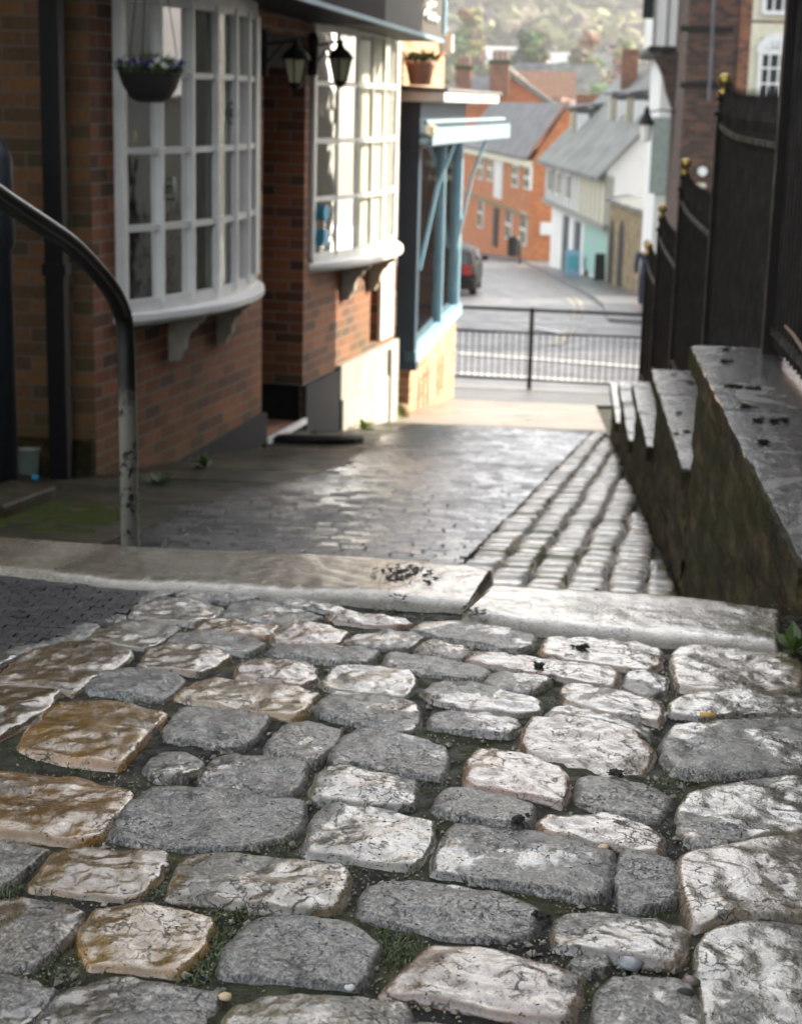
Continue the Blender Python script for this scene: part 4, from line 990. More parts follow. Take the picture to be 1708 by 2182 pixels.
def sash(x0, x1, z0, z1_, arch, cols, rows):
    k = MB(); y = Ye-.12; W_ = x1-x0
    for i in range(cols+1):
        x = x0+W_*i/cols; w = .045 if i in (0, cols) else .02; k.box(x-w,x+w,y-.05,y,z0,z1_)
    for j in range(rows+1):
        z = z0+(z1_-z0)*j/rows; w = .045 if j in (0, rows) else .02; k.box(x0,x1,y-.053,y-.003,z-w,z+w)
    if arch:
        c = Vector(((x0+x1)/2,y,z1_)); r = W_/2
        for a in range(12):
            a0, a1 = pi*a/12, pi*(a+1)/12
            for rr, w in ((r, .09), (r*.55, .03)):
                p = [c+Vector((cos(a0)*(rr-w),0,sin(a0)*(rr-w))), c+Vector((cos(a0)*(rr+w),0,sin(a0)*(rr+w))), c+Vector((cos(a1)*(rr+w),0,sin(a1)*(rr+w))), c+Vector((cos(a1)*(rr-w),0,sin(a1)*(rr-w)))]
                k.prism(p, (0,-.06,0))
        for a in (.25,.5,.75):
            e = c+Vector((cos(pi*a)*r,-.03,sin(pi*a)*r)); k.tube([c+Vector((0,-.03,0)), e], .025, 5)
    f = build('window_frame', k, M['white'], hE)
    k = MB(); k.box(x0,x1,Ye-.09,Ye-.065,z0,z1_+(W_/2 if arch else 0)); build('pane', k, M['darkglass'], f)
    k = MB(); k.box(x0-.22,x1+.22,Ye-.064,Ye-.061,z0-.15,z1_+(W_/2 if arch else 0)+.3); build('window_surround', k, M['cream'], hE)
sash(pe(1612,200).x, pe(1672,200).x, pe(1640,245).z, pe(1640,112).z, True, 3, 4)
sash(pe(1625,20).x, pe(1685,20).x, pe(1640,28).z, pe(1640,-110).z, False, 3, 4)
p = pe(1495,365); k = MB(); k.tube([p-Vector((0,.12,0)), p-Vector((0,.0,0))], .1, 14); tag(build('alarm_box', k, M['white']), 'round white alarm box on the dark brick wall', 'alarm box')
p = pe(1480,395); k = MB(); k.box(p.x-.22,p.x+.22,Ye-.1,Ye-.003,p.z-.05,p.z+.05); build('tie_beam', k, M['cream'], hE)
Yj = 42
hJ = thing('jettied_house', 'white boarded house with dark jetty bracket over the street', 'house', (pe(1390,100,Yj).x,Yj,z3(Yj)))
jx0, jx1 = pe(1393,100,Yj).x, pe(1450,100,Yj).x
jz = pe(1400,108,Yj).z
k = MB(); k.box(jx0,jx1,Yj,Yj+6,jz+.1,jz+4); build('upper_wall', k, M['render'], hJ)
k = MB(); k.box(jx0-.12,jx1,Yj-.15,Yj+6,jz-.06,jz+.1); build('jetty_sill', k, M['black'], hJ)
for u in (1393,1421,1446):
    x = pe(u,50,Yj).x; k = MB(); k.box(x-.03,x+.03,Yj-.03,Yj-.003,jz+.1,jz+4); build('timber_stud', k, M['timber'], hJ)
k = MB(); x0b = pe(1388,120,Yj).x; x1b = pe(1437,120,Yj).x
pr = [(1437,118),(1390,118),(1402,140),(1412,165),(1418,195),(1428,225),(1437,238)]
k.prism([pe(u, v, Yj)-Vector((0,.1,0)) for u, v in pr], (0,.5,0)); build('bracket', k, M['brickE'], hJ)
k = MB(); k.box(pe(1402,300,Yj).x,pe(1445,300,Yj).x,Yj+.45,Yj+6,z3(Yj),jz-.07); build('lower_wall', k, M['render'], hJ)
k = MB(); k.box(pe(1370,20,Yj).x,pe(1393,20,Yj).x,Yj+.1,Yj+.5,pe(1400,38,Yj).z,pe(1400,38,Yj).z+3); build('eaves_bracket', k, M['black'], hJ)
k = MB(); k.tube([pe(1441,110,Yj-1), pe(1430,420,Yj-1)], .05, 8); build('downpipe', k, M['black'], hJ)
k = MB(); a = pe(1392,250,Yj); b = pe(1428,415,Yj); k.box(a.x,b.x,Yj+.35,Yj+.446,b.z,a.z); build('shutter', k, M['palegreen'], hJ)
# lantern street lamp on bracket
Yl = 40; c = pe(1376,268,Yl)
t = thing('street_lamp', 'black street lantern with white glass on a wall bracket', 'street lamp', c)
k = MB(); k.lathe(c, [(.06,-.35),(.12,-.33),(.15,0),(.15,.02)], 8); build('lamp_glass', k, M['lampw'], t)
k = MB(); k.lathe(c, [(.2,.02),(.18,.08),(.08,.26),(.05,.4),(.0,.44)], 8); build('cap', k, M['black'], t)
k = MB(); k.tube([c+Vector((0,0,.3)), c+Vector((.35,.1,.36)), c+Vector((.72,.3,.3))], .02, 6); build('bracket', k, M['black'], t)
# unseen house added right of the frame, sized to shade the near lane
hF = thing('shading_house', 'added unseen grey roughcast house that shades the near lane', 'house', (2.7,-4,-1))
k = MB(); k.box(2.7,9,-9,16.0,-3.5,6.5); build('wall', k, M['roughcast'], hF)
k = MB(); k.box(2.7,9.2,-9.2,16.0,6.5,6.9); build('roof', k, M['slate'], hF)
for yy in (0,4,8,12):
    k = MB(); k.box(2.64,2.697,yy,yy+1.1,0,1.7); build('window', k, M['white'], hF)

# ------------------------------------------------------------------ right: stepped terrace wall and its railing
WX = .43
tw = thing('stepped_terrace_wall', 'stepped mossy stone wall topped with wet copings, right of the lane', 'wall', (WX,8.4,z2(8.4)))
LV = [(-.765,2.95,5.75),(-1.185,5.75,8.0),(-1.55,8.0,9.95),(-1.9,9.95,12.2),(-2.2,12.2,14.05)]
for i, (z, ya, yb) in enumerate(LV):
    # rubble face as displaced grid
    k = MB(); ny_ = int((yb-ya)/.035); zt = z-.03; nz_ = 26
    for j in range(ny_+1):
        y = ya+(yb-ya)*j/ny_; zbm = z2(y)-.08
        for q in range(nz_+1):
            zz = zbm+(zt-zbm)*q/nz_
            n_ = noise.noise(Vector((y*2.5, zz*8, i)))*.008+noise.noise(Vector((y*6, zz*24, i)))*.014+noise.noise(Vector((y*16, zz*60, i)))*.005
            e = 0 if q < nz_ else .0
            k.v.append(Vector((WX+.040-n_*.8*(1-(q/nz_)**6)-.014*(1-q/nz_), y, zz)))
    for j in range(ny_):
        for q in range(nz_): a = j*(nz_+1)+q; k.f.append((a, a+1, a+nz_+2, a+nz_+1))
    zb_ = z2(yb)-.3
    k.box(WX+.055,WX+1.2,ya+.02,yb-.002,zb_,zt-.07)
    n2 = int((yb-ya)/.03)
    ed = [(WX+.004+noise.noise(Vector((q_*.35, i*9, 1)))*.006+noise.noise(Vector((q_*1.3, i*9, 5)))*.004, ya-.01+(yb-.008-ya+.01)*q_/n2) for q_ in range(n2+1)]
    k.prism([Vector((x_, y_, z-.075+noise.noise(Vector((y_*5, 3, i)))*.008)) for x_, y_ in ed]+[Vector((WX+.9, yb-.008, z-.075)), Vector((WX+.9, ya-.01, z-.075))], (0,0,.066))
    build('masonry', k, M['rubble'], tw, smooth=False)
    k = MB(); y = ya-.01; first = True
    while y < yb-.05:
        Ln = min(random.uniform(.55,.95), yb-y)
        if yb-(y+Ln) < .3: Ln = yb-y
        x_o = WX+random.uniform(-.003,.003)
        nseg = 10; zz = z+random.uniform(-.004,.002)
        base = len(k.v)
        cr = .035 if y+Ln > yb-.01 else .004; pts_ = []
        for q_ in range(13):
            yy_ = y+.002+(Ln-.004-cr)*q_/12; pts_.append(Vector((x_o+.008+noise.noise(Vector((yy_*9, i, 2)))*.005+noise.noise(Vector((yy_*30, i, 2)))*.003, yy_, zz-.012)))
        pts_ += [Vector((x_o+.008+cr*.3, y+Ln-cr*.3, zz-.012)), Vector((x_o+.008+cr, y+Ln-.002, zz-.012)), Vector((WX+.9, y+Ln-.002, zz-.012)), Vector((WX+.9, y+.002, zz-.012))]
        k.prism(pts_, (0,0,.012))
        y += Ln
    build('coping', k, M['coping'], tw)
# wall carries on beside the landing, low and out of frame
mb = MB(); mb.box(WX+.09,WX+1.2,-3,2.94,-1.4,-.80); tag(build('low_wall', mb, M['rubble']), 'low dark wall at the right end of the long step stone', 'wall')
mb = MB()
for (z, ya, yb) in LV: mb.box(WX+.9, 2.69, ya-.01 if ya > 3 else -3, yb-.01, z-1.2, z-.03)
struct('terrace_ground', mb, M['pave'])
# railing
FX = .69
PY = [3.2,5.62,8.02,10.3,12.4,14.0]
PB = [-.765,-.765,-1.185,-1.55,-1.9,-2.2]
PT = [.6,.6,.16,-.28,-.66,-1.05]
tr = thing('iron_railing', 'black iron railing with gilded ball posts stepping down the terrace', 'railing', (FX,8.4,-1.5))
for y, zb_, zt in zip(PY, PB, PT):
    k = MB(); b = .028 if y > 5.7 else .034
    k.box(FX-b,FX+b,y-b,y+b,zb_-.005,zt-.19)
    k.lathe((FX,y,zt-.19), [(b*1.45,0),(b*1.5,.015),(b*.9,.03),(b*.7,.06),(b*1.3,.075),(b*.8,.09)], 14)
    ps = build('post', k, M['fence'], tr)
    k = MB(); r = .033; k.lathe((FX,y,zt-.035), [(.012,-.075),(.03,-.065),(.033,-.05),(.014,-.035)]+[(r*sin(pi*a/12)+.001,-r*cos(pi*a/12)) for a in range(1,12)], 18)
    build('ball_finial', k, M['gold'], ps, smooth=True)
RZ = [.31,-.11,-.57,-.93,-1.25]
for i in range(5):
    ya, yb = PY[i], PY[i+1]; rz = RZ[i]; zc = LV[i][0]
    n_ = 24; k = MB()
    def rzf(y): 
        s = (y-ya)/(yb-ya); return rz+.05*(s**6)
    pts = [Vector((FX, ya+(yb-ya)*a/n_, rzf(ya+(yb-ya)*a/n_))) for a in range(n_+1)]
    for a in range(n_):
        p, q = pts[a], pts[a+1]
        k.obox(p-Vector((.02,0,.012)), (.04,0,0), q-p, (0,0,.02))
    k.box(FX-.018,FX+.018,ya,yb,zc+.07,zc+.09)
    build('rail', k, M['fence'], tr)
    k = MB(); y = ya+.06
    while y < yb-.04:
        top = rzf(y)+.19; k.tube([(FX,y,zc+.03),(FX,y,rzf(y)+.03),(FX,y,rzf(y)+.07),(FX,y,rzf(y)+.10),(FX,y,top)], [.009,.009,.014,.011,.001], 6); y += .085
    build('bar_grating', k, M['fence'], tr)
# dead stem lying against the railing
k = MB(); a = atX(1672,695,.66); b = atX(1708,745,.62); k.tube([a, a.lerp(b,.5)+Vector((0,0,.006)), b+(b-a)*.6], [.004,.005,.006], 7)
tag(build('dead_stem', k, M['twig']), 'pale dead plant stem leaning over the near coping', 'twig')

# ------------------------------------------------------------------ left: brick shop with two bow windows
TH = radians(9.5); P0 = Vector((-2.42,8.75)); DA = Vector((sin(TH), cos(TH))); NA = Vector((cos(TH), -sin(TH)))
def F(s, o, z): return Vector((P0.x+DA.x*s+NA.x*o, P0.y+DA.y*s+NA.y*o, z))
D3 = DA.to_3d(); N3 = NA.to_3d(); UZ = Vector((0,0,1))
def fbox(k, s0, s1, o0, o1, za, zb): k.obox(F(s0,o0,za), D3*(s1-s0), N3*(o1-o0), UZ*(zb-za)); return k
shop = thing('brick_shop', 'brown brick shop with white bow windows and grey fascia', 'shop', (-2.42,8.75,-2.0))
WA0, WA1, WB0, WB1 = .31, 2.40, 3.68, 5.94
DR0, DR1, SE = 2.63, 3.52, 6.08
k = MB(); T = -.3
for (s0, s1, za, zb) in ((0,WA0,-2.9,2.6),(WA0,WA1,-2.9,-1.16),(WA0,WA1,.5,2.6),(WA1,DR0,-2.9,2.6),(DR0,DR1,.42,2.6),(DR1,WB0,-2.9,2.6),(WB0,WB1,-2.9,-1.16),(WB0,WB1,.5,2.6),(WB1,SE,-3.2,2.6)):
    if (s0, s1) == (WB0, WB1) and za < -2:
        fbox(k, s0, 5.28, T, 0, -3.2, -1.16); fbox(k, 5.28, 5.5, T, 0, -3.2, -1.95); fbox(k, 5.5, s1, T, 0, -3.2, -1.16)
    else: fbox(k, s0, s1, T, 0, za, zb)
fbox(k, DR1, DR1+.25, -1.6, -.3, -2.9, 2.6)
fbox(k, DR0-.25, DR0, -1.6, -.3, -2.9, 2.6)
wall = build('wall', k, M['brickA'], shop)
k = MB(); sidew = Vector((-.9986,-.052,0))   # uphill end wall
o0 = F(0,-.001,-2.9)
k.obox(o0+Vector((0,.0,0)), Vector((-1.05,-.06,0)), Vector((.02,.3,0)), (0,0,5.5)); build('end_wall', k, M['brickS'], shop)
k = MB(); k.obox(F(0,0,-2.9)+Vector((-1.05,-.12,0)), Vector((1.04,.06,0)), Vector((0,.05,0)), (0,0,1.12)); build('end_plinth', k, M['rubble'], shop)
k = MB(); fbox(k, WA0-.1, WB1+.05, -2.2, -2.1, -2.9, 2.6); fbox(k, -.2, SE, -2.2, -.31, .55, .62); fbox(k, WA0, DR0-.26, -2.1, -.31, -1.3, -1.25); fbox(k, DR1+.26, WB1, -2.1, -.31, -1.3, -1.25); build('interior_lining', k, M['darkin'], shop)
def arc(s0, s1, sag, n=7):
    out = []
    c = (s1-s0)/2; R = (c*c+sag*sag)/(2*sag); half = math.asin(c/R)
    for i in range(n+1):
        a = -half+2*half*i/n; out.append(((s0+s1)/2+R*sin(a), R*cos(a)-(R-sag)))
    return out
def drape(name, s0, s1, sag, m, z0, z1_, off, wav=0):
    P = arc(s0+.03, s1-.03, sag, 60); k = MB()
    for i in range(60):
        o0_, o1_ = (P[i][1]+off+wav*sin(i*1.9), P[i+1][1]+off+wav*sin((i+1)*1.9))
        k.add([F(P[i][0],o0_,z0), F(P[i+1][0],o1_,z0), F(P[i+1][0],o1_,z1_), F(P[i][0],o0_,z1_)], [(0,1,2,3)])
    return build(name, k, m, shop)

def bow(s0, s1, sag, zr, fw=.013, fd=.055):
    P = arc(s0, s1, sag); k = MB()
    for i, (s, o) in enumerate(P):
        w = fw if 0 < i < 7 else .026
        k.obox(F(s-w, o-.0, zr[0]), D3*(2*w), N3*fd, UZ*(zr[-1]-zr[0]))
    for z in zr:
        w = .017 if z not in (zr[0], zr[-1]) else .035
        for i in range(7):
            a, b = F(P[i][0], P[i][1]+.006, z-w), F(P[i+1][0], P[i+1][1]+.006, z-w)
            t_ = (b-a).normalized(); nn = Vector((t_.y, -t_.x, 0))
            k.obox(a, b-a, nn*(fd*.65), UZ*2*w)
    fr = build('window_frame', k, M['white'], shop)
    k = MB()
    for i in range(7):
        a, b = F(P[i][0], P[i][1]+.016, zr[0]), F(P[i+1][0], P[i+1][1]+.016, zr[0])
        k.add([a, b, b+UZ*(zr[-1]-zr[0]), a+UZ*(zr[-1]-zr[0])], [(0,1,2,3)])
    build('pane', k, M['glass'] if s0 < 2 else M['glassB'], fr)
    # sill
    Q = arc(s0-.07, s1+.07, sag+.13, 24); k = MB()
    top = [F(s, o+.02, zr[0]-.035) for s, o in Q]; base_ = [F(Q[-1][0],-.0,zr[0]-.035), F(Q[0][0],-.0,zr[0]-.035)]
    k.prism([p-UZ*.045 for p in top+base_], (0,0,.045))
    Q2 = arc(s0-.04, s1+.04, sag+.09, 24); k.prism([F(s,o,zr[0]-.105) for s, o in Q2]+[F(Q2[-1][0],0,zr[0]-.105), F(Q2[0][0],0,zr[0]-.105)], (0,0,.026))
    build('window_sill', k, M['sillw'], shop, bevel=.012)
    # head
    k = MB(); k.prism([F(s,o+.03,zr[-1]) for s, o in arc(s0-.03,s1+.03,sag+.02,24)]+[F(s1+.03,0,zr[-1]),F(s0-.03,0,zr[-1])], (0,0,.12)); build('window_head', k, M['white'], shop)
    return P
ZR = [-1.12,-.70,-.29,.11,.50]
bow(WA0, WA1, .19, ZR); bow(WB0, WB1, .15, ZR, .010, .028)
drape('window_blind', WA0, WA1, .19, M['blindA'], -1.14, .5, -.06); drape('net_curtain', WB0, WB1, .15, M['curtain'], -1.14, .5, -.05, .003)
# bull's-eye panes
for (s, o, z, r) in ((.72,.16,-.5,.06), (1.50,.21,-.09,.06)):
    k = MB(); c = F(s, o, z); dirn = (N3+D3*(.35 if s < 1 else -.3)).normalized(); side = dirn.cross(UZ)
    pts = [c+side*r*cos(2*pi*a/20)+UZ*r*sin(2*pi*a/20) for a in range(21)]
    k.tube(pts, .008, 6); pts = [c+side*r*.3*cos(2*pi*a/12)+UZ*r*.3*sin(2*pi*a/12) for a in range(13)]; k.tube(pts, .012, 6)
    build('bullseye', k, M['jar'], shop, smooth=True)
# corbels
def corbel(s, m):
    pr = [(a_*.74, -1.22+(b_+1.22)*.74) for a_, b_ in [(0,-1.22),(.30,-1.22),(.30,-1.25),(.26,-1.29),(.23,-1.29),(.22,-1.33),(.17,-1.37),(.14,-1.43),(.135,-1.50),(.10,-1.54),(.075,-1.60),(.0,-1.61)]]
    k = MB(); k.prism([F(s,o,z) for o, z in pr], D3*.06); build('corbel', k, m, shop, bevel=.004)
corbel(1.0, M['corbel']); corbel(1.78, M['corbel']); corbel(4.47, M['corbel']); corbel(5.2, M['corbel'])
# plinths
k = MB(); k.prism([F(.93,.0,-2.9), F(DR0+.02,.0,-2.9), F(DR0+.02,.0,-2.08), F(.80,.0,-2.13)], N3*.035); build('plinth', k, M['plinth'], shop)
k = MB(); fbox(k, DR1-.01, 4.36, .0, .035, -3.1, -2.03); build('plinth', k, M['plinth'], shop)
k = MB(); fbox(k, 4.36, SE, .0, .04, -3.3, -2.0); build('plinth_render', k, M['plinthB'], shop)
k = MB(); fbox(k, 4.37, 5.72, .041, .055, -2.75, -2.27); fbox(k, 5.74, 5.8, .041, .07, -3.1, -2.05); build('cellar_hatch', k, M['plinthB'], shop)
k = MB(); fbox(k, DR0, DR1-.012, -.9, -.02, -2.9, -2.29); build('doorstep', k, M['tile'], shop, bevel=.01)
k = MB(); fbox(k, DR0, DR1-.012, -.018, .02, -2.9, -2.30); fbox(k, DR0, DR1-.012, .0, .022, -2.298, -2.27); build('step_riser', k, M['plinth'], shop)
k = MB(); fbox(k, DR0+.02, DR1-.02, .022, .045, -2.305, -2.262); build('step_nosing', k, M['sillw'], shop)
k = MB(); fbox(k, DR1-.014, DR1-.002, -1.6, -.02, -2.29, -2.03); build('recess_skirting', k, M['cardk'], shop)
k = MB(); fbox(k, DR0, DR1, -1.2, -1.14, -2.29, -.1); d_ = build('door', k, M['cardk'], shop)
k = MB(); fbox(k, DR0, DR1, -1.14, -.0, .2, .42); build('recess_ceiling', k, M['darkin'], shop)
# fascia with sign end
k = MB(); fs = [F(-.6,.5,.651), F(3.76,.5,.515), F(3.76,.0,.515), F(-.6,.0,.651)]
k.prism(fs, (0,0,.62)); fa = build('fascia', k, M['fascia'], shop)
k = MB(); fs = [F(3.76,.5,.517), F(5.43,.5,.464), F(5.43,.0,.464), F(3.76,.0,.517)]
k.prism(fs, (0,0,.62)); sg = build('fascia_sign', k, M['fascia2'], shop)
k = MB(); 
a, b = F(-.6,.502,.642), F(5.43,.502,.455); k.obox(a, b-a, N3*.02, UZ*.028); build('fascia_trim', k, M['lblue'], shop)
# painted script on the sign end
k = MB()
def scr(pts, w=.014):
    pts = [(q[0]-.62, q[1]) for q in pts]
    for i in range(len(pts)-1):
        (s0, z0), (s1, z1_) = pts[i], pts[i+1]
        k.tube([F(s0, .508, z0-.06), F(s1-.0, .508, z1_-.06)], w, 5)
scr([(5.45,.80),(5.5,.88),(5.56,.80),(5.5,.76),(5.62,.76),(5.66,.84),(5.7,.77),(5.78,.80)]); scr([(5.42,.68),(5.5,.74),(5.56,.66),(5.62,.73),(5.68,.66),(5.76,.72),(5.8,.66),(5.88,.70)]); scr([(5.4,1.0),(5.52,.96),(5.66,1.0),(5.8,.95),(5.95,1.0)])
build('sign_lettering', k, M['white'], sg)
k = MB(); fbox(k, -.2, SE+.1, -2.4, .0, 2.6, 2.75); build('roof', k, M['slate'], shop)
# white board frame at the far end of the window (cellar light)
k = MB(); fbox(k, 5.52, 5.9, .0, .03, -1.95, -1.25); build('shutter', k, M['white'], shop)
k = MB(); fbox(k, 5.28, 5.5, -.3, -.27, -1.97, -1.16); build('cellar_opening', k, M['darkin'], shop)
# stickers
for i, (s, z, lb) in enumerate(((3.80,-.80,'round cyan sticker low in the sunlit bow window'), (3.80,-.98,'square cyan card under the round sticker in the window'))):
    k = MB(); o = .075
    if i == 0: c = F(s,o,z); k.tube([c, c+N3*.004], .06, 18)
    else: fbox(k, s-.05, s+.05, o, o+.004, z-.06, z+.06)
    tag(build('sticker', k, M['cyan']), lb, 'sticker')
# downpipes at the uphill end
q = atY(113,200,8.55)
t = thing('downpipe', 'square black downpipe on the end wall of the brick shop', 'drainpipe', (q.x,8.5,-2.1))
k = MB(); k.box(q.x-.048,q.x+.048,8.5,8.6,-2.1,2.6); build('pipe', k, M['black'], t)
for z in (-.9, .9):
    k = MB(); k.box(q.x-.06,q.x+.06,8.49,8.61,z,z+.06); build('pipe_bracket', k, M['black'], t)
q = atY(5,600,7.9)
t = thing('soil_pipe', 'blue grey round pipe at the far left with a swollen socket', 'drainpipe', (q.x,7.9,-2.1))
k = MB(); k.lathe((q.x,7.9,0), [(.05,-2.1),(.05,-.72),(.065,-.7),(.065,-.3),(.03,-.22)], 16); build('pipe', k, simple('blue_pipe', (.012,.016,.022), .5), t, smooth=True)
mb = MB(); a = F(0,0,0)+Vector((-1.06,-.06,0)); mb.box(a.x-3,a.x,5.5,9.2,-3,3); tag(build('neighbour_wall', mb, M['brickY']), 'greenish rendered wall at the far left edge', 'wall')

# wall lanterns
def lantern(c, plate, label):
    t = thing('wall_lantern', label, 'lantern', c, 'lanterns by the shop door')
    c = Vector(c); plate = Vector(plate)
    k = MB(); k.lathe(c, [(.045,-.105),(.078,.04)], 6); build('lamp_glass', k, M['lampg'], t)
    k = MB(); k.lathe(c, [(.098,.04),(.10,.05),(.07,.085),(.035,.11),(.02,.13),(.018,.16),(.0,.17)], 6)
    k.lathe(c, [(.0,-.16),(.012,-.15),(.03,-.135),(.05,-.115),(.05,-.105)], 6)
    for a in range(6):
        an = 2*pi*(a+.5)/6; k.tube([c+Vector((cos(an)*.048,sin(an)*.048,-.105)), c+Vector((cos(an)*.082,sin(an)*.082,.04))], .006, 5)
    build('lantern_frame', k, M['black'], t)
    k = MB(); h = c+Vector((0,0,.155)); k.tube([h, h.lerp(plate,.5)+Vector((0,0,.0)), plate], .009, 6); k.tube([h.lerp(plate,.35), plate-Vector((0,0,.14))], .007, 6)
    build('arm', k, M['black'], t)
    k = MB(); k.lathe(plate, [(.028,-.2),(.034,-.1),(.034,.05),(.02,.09)], 8); build('wall_plate', k, M['black'], t)
q = atY(725,138,12.0)
lantern(q, F(DR1+.08,.03,q.z+.13), 'black wall lantern in front of the sunlit bow window')
q = atY(630,140,11.2)
lantern(q, F(DR0-.08,.03,q.z+.13), 'shaded wall lantern in the dark door recess')
# hanging basket
c = atY(320,160,8.75)
t = thing('hanging_basket', 'dark bowl basket of pansies hanging before the near bow window', 'hanging basket', c)
k = MB(); R_ = .155
k.lathe(c, [(.06,-.135),(.10,-.115),(.135,-.06),(R_,-.005),(R_+.006,.01),(R_-.01,.012),(.12,.0)], 28); build('basket', k, M['basket'], t, smooth=True)
k = MB()
for i in range(900):
    an = random.random()*2*pi; rr = R_*sqrt(random.random())*1.05; base_ = c+Vector((cos(an)*rr, sin(an)*rr, .01+random.random()*.085*(1-rr/R_*.5)))
    d = Vector((random.gauss(0,1), random.gauss(0,1), abs(random.gauss(0,1.1)))).normalized(); l = random.uniform(.02,.07); sd_ = d.cross(Vector((random.random(),.3,.5))).normalized()*.007
    k.add([base_-sd_, base_+sd_, base_+d*l], [(0,1,2)])
for i in range(60):
    an = random.gauss(0,.9)-1.2; b0 = c+Vector((cos(an)*.06, sin(an)*.06, .03)); tip = b0+Vector((random.gauss(0,.03), random.gauss(0,.03), random.uniform(.05,.105))); sd_ = Vector((.003,0,0))
    k.add([b0-sd_, b0+sd_, tip], [(0,1,2)])
build('foliage', k, M['leafM'], t)
for colr, nm, n_ in (((.75,.75,.7),'white_bloom',30), ((.08,.05,.3),'violet_bloom',26)):
    k = MB()
    for i in range(n_):
        an = random.uniform(-2.9,.2); rr = R_*random.uniform(.75,1.05); p = c+Vector((cos(an)*rr, sin(an)*rr, random.uniform(.02,.06)))
        for a in range(5):
            b_ = 2*pi*a/5; k.lathe(p+Vector((cos(b_)*.009, -.004, .015+sin(b_)*.009)), [(.001,-.005),(.010,0),(.001,.005)], 6)
    build(nm, k, simple(nm+'_petal', colr, .6, bmp=0), t)
k = MB()
for a in range(3): an = a*2.1+.5; k.tube([c+Vector((cos(an)*R_, sin(an)*R_, .01)), c+Vector((0,0,.95))], .0025, 4)
build('chain', k, M['black'], t)
k = MB(); k.tube([c+Vector((0,0,.94)), c+Vector((0,0,1.0)), c+Vector((-.2,.2,1.02)), F(.9,.3,c.z+1.0)], .008, 6); build('hanger', k, M['black'], t)

# ------------------------------------------------------------------ blue shop further down
c0 = Vector((-1.38,15.95)); c1 = Vector((-1.16,19.2)); DC = (c1-c0).normalized(); NC = Vector((DC.y, -DC.x)); LC = (c1-c0).length
def C(s, o, z): return Vector((c0.x+DC.x*s+NC.x*o, c0.y+DC.y*s+NC.y*o, z))
DC3 = DC.to_3d(); NC3 = NC.to_3d()
def cbox(k, s0, s1, o0, o1, za, zb): k.obox(C(s0,o0,za), DC3*(s1-s0), NC3*(o1-o0), UZ*(zb-za)); return k
bs = thing('blue_shop', 'small shop with pale blue front and navy corner post', 'shop', (-1.38,15.95,-2.9))
k = MB(); cbox(k, 0, LC, -.25, 0, -3.6, -2.40); build('stallriser', k, M['brickC'], bs)
k = MB(); cbox(k, 0, .25, -.8, -.252, -3.6, -2.40); build('return_wall', k, M['brickE'], bs)
k = MB()
for s in (.55,.85,1.15,1.9,2.2): cbox(k, s, s+.07, .002, .006, -3.0, -2.62)
build('air_vent', k, M['darkin'], bs)
k = MB(); k.prism([C(-.02,-.05,-2.40), C(LC+.03,-.05,-2.30), C(LC+.03,.06,-2.30), C(-.02,.06,-2.40)], (0,0,.11)); cbox(k, LC-.08, LC, -.06, .03, -2.25, -.42); cbox(k, .13, .18, -.06, .03, -2.3, -.42); cbox(k, 1.9, 1.95, -.06, .02, -2.25, -.42)
fr = build('window_frame', k, M['lblue'], bs)
k = MB(); cbox(k, .18, LC-.08, -.03, -.025, -2.28, -.42); build('pane', k, M['glass'], fr)
k = MB(); cbox(k, -.02, .13, -.14, .04, -2.40, -.40); cbox(k, -.03, .16, -.17, .06, -2.46, -2.38); build('corner_post', k, M['blue'], bs)
k = MB(); cbox(k, .02, .1, -.75, -.14, -2.40, -2.05); cbox(k, .02, .1, -.75, -.70, -2.05, -.4); cbox(k, -.02, LC, -.75, .04, -.42, .0); build('navy_panel', k, M['blue'], bs)
k = MB(); cbox(k, .05, .055, -.70, -.14, -2.05, -.42); build('side_pane', k, M['glass'], bs)
k = MB(); cbox(k, 0, LC, -3.2, -3.1, -3.4, -.1); cbox(k, 0, LC, -3.1, -.3, -2.45, -2.40); cbox(k, 0, LC, -3.1, -.1, -.44, -.43); build('interior_lining', k, M['darkin'], bs)
k = MB(); cbox(k, .3, LC, -1.5, -1.4, -2.4, -.5); build('inner_wall', k, M['brickC'], bs); k = MB(); cbox(k, .5, 2.9, -.75, -.35, -2.4, -1.95); build('display_counter', k, M['cream'], bs)
k = MB(); cbox(k, -.3, LC+.9, -3.2, .30, .0, .10); build('flat_roof', k, M['white'], bs, bevel=.02)
k = MB(); cbox(k, -.33, LC+.95, -3.2, .33, .10, .125); build('roof_lead', k, M['slate'], bs)
k = MB(); cbox(k, -.9, 2.1, -.9, -.05, .14, 3.2); build('upper_wall', k, M['brickC'], bs)
q = atY(947,20,17.9); k = MB(); k.tube([Vector((q.x,17.75,3.2)), Vector((q.x-.0,17.75,q.z-.25))], .035, 10); build('downpipe', k, M['lblue'], bs)
k = MB(); q = atY(950,85,17.8); k.box(q.x-.07,q.x+.07,17.7,17.9,q.z-.12,q.z+.05); build('pipe_hopper', k, M['white'], bs)
# goods in the window
gd = [(.7,-.5,.28,.5,M['render']), (1.3,-.6,.2,.9,M['terra']), (1.7,-.4,.22,.35,M['gold']), (2.2,-.5,.3,.7,M['plinth']), (2.6,-.4,.2,.5,M['cream'])]
for i, (s, o, w, h, m_) in enumerate(gd):
    k = MB(); k.lathe(C(s,o,-2.4), [(w*.4,0),(w*.5,h*.3),(w*.25,h*.6),(w*.35,h*.9),(w*.2,h)], 14)
    tag(build('display_vase', k, m_, smooth=True), ['pale squat vase near the navy post', 'tall terracotta vase in the blue shop window', 'gilt ornament in the blue shop window', 'dark vase beyond the gilt ornament', 'cream vase at the far end of the blue window'][i], 'vase')
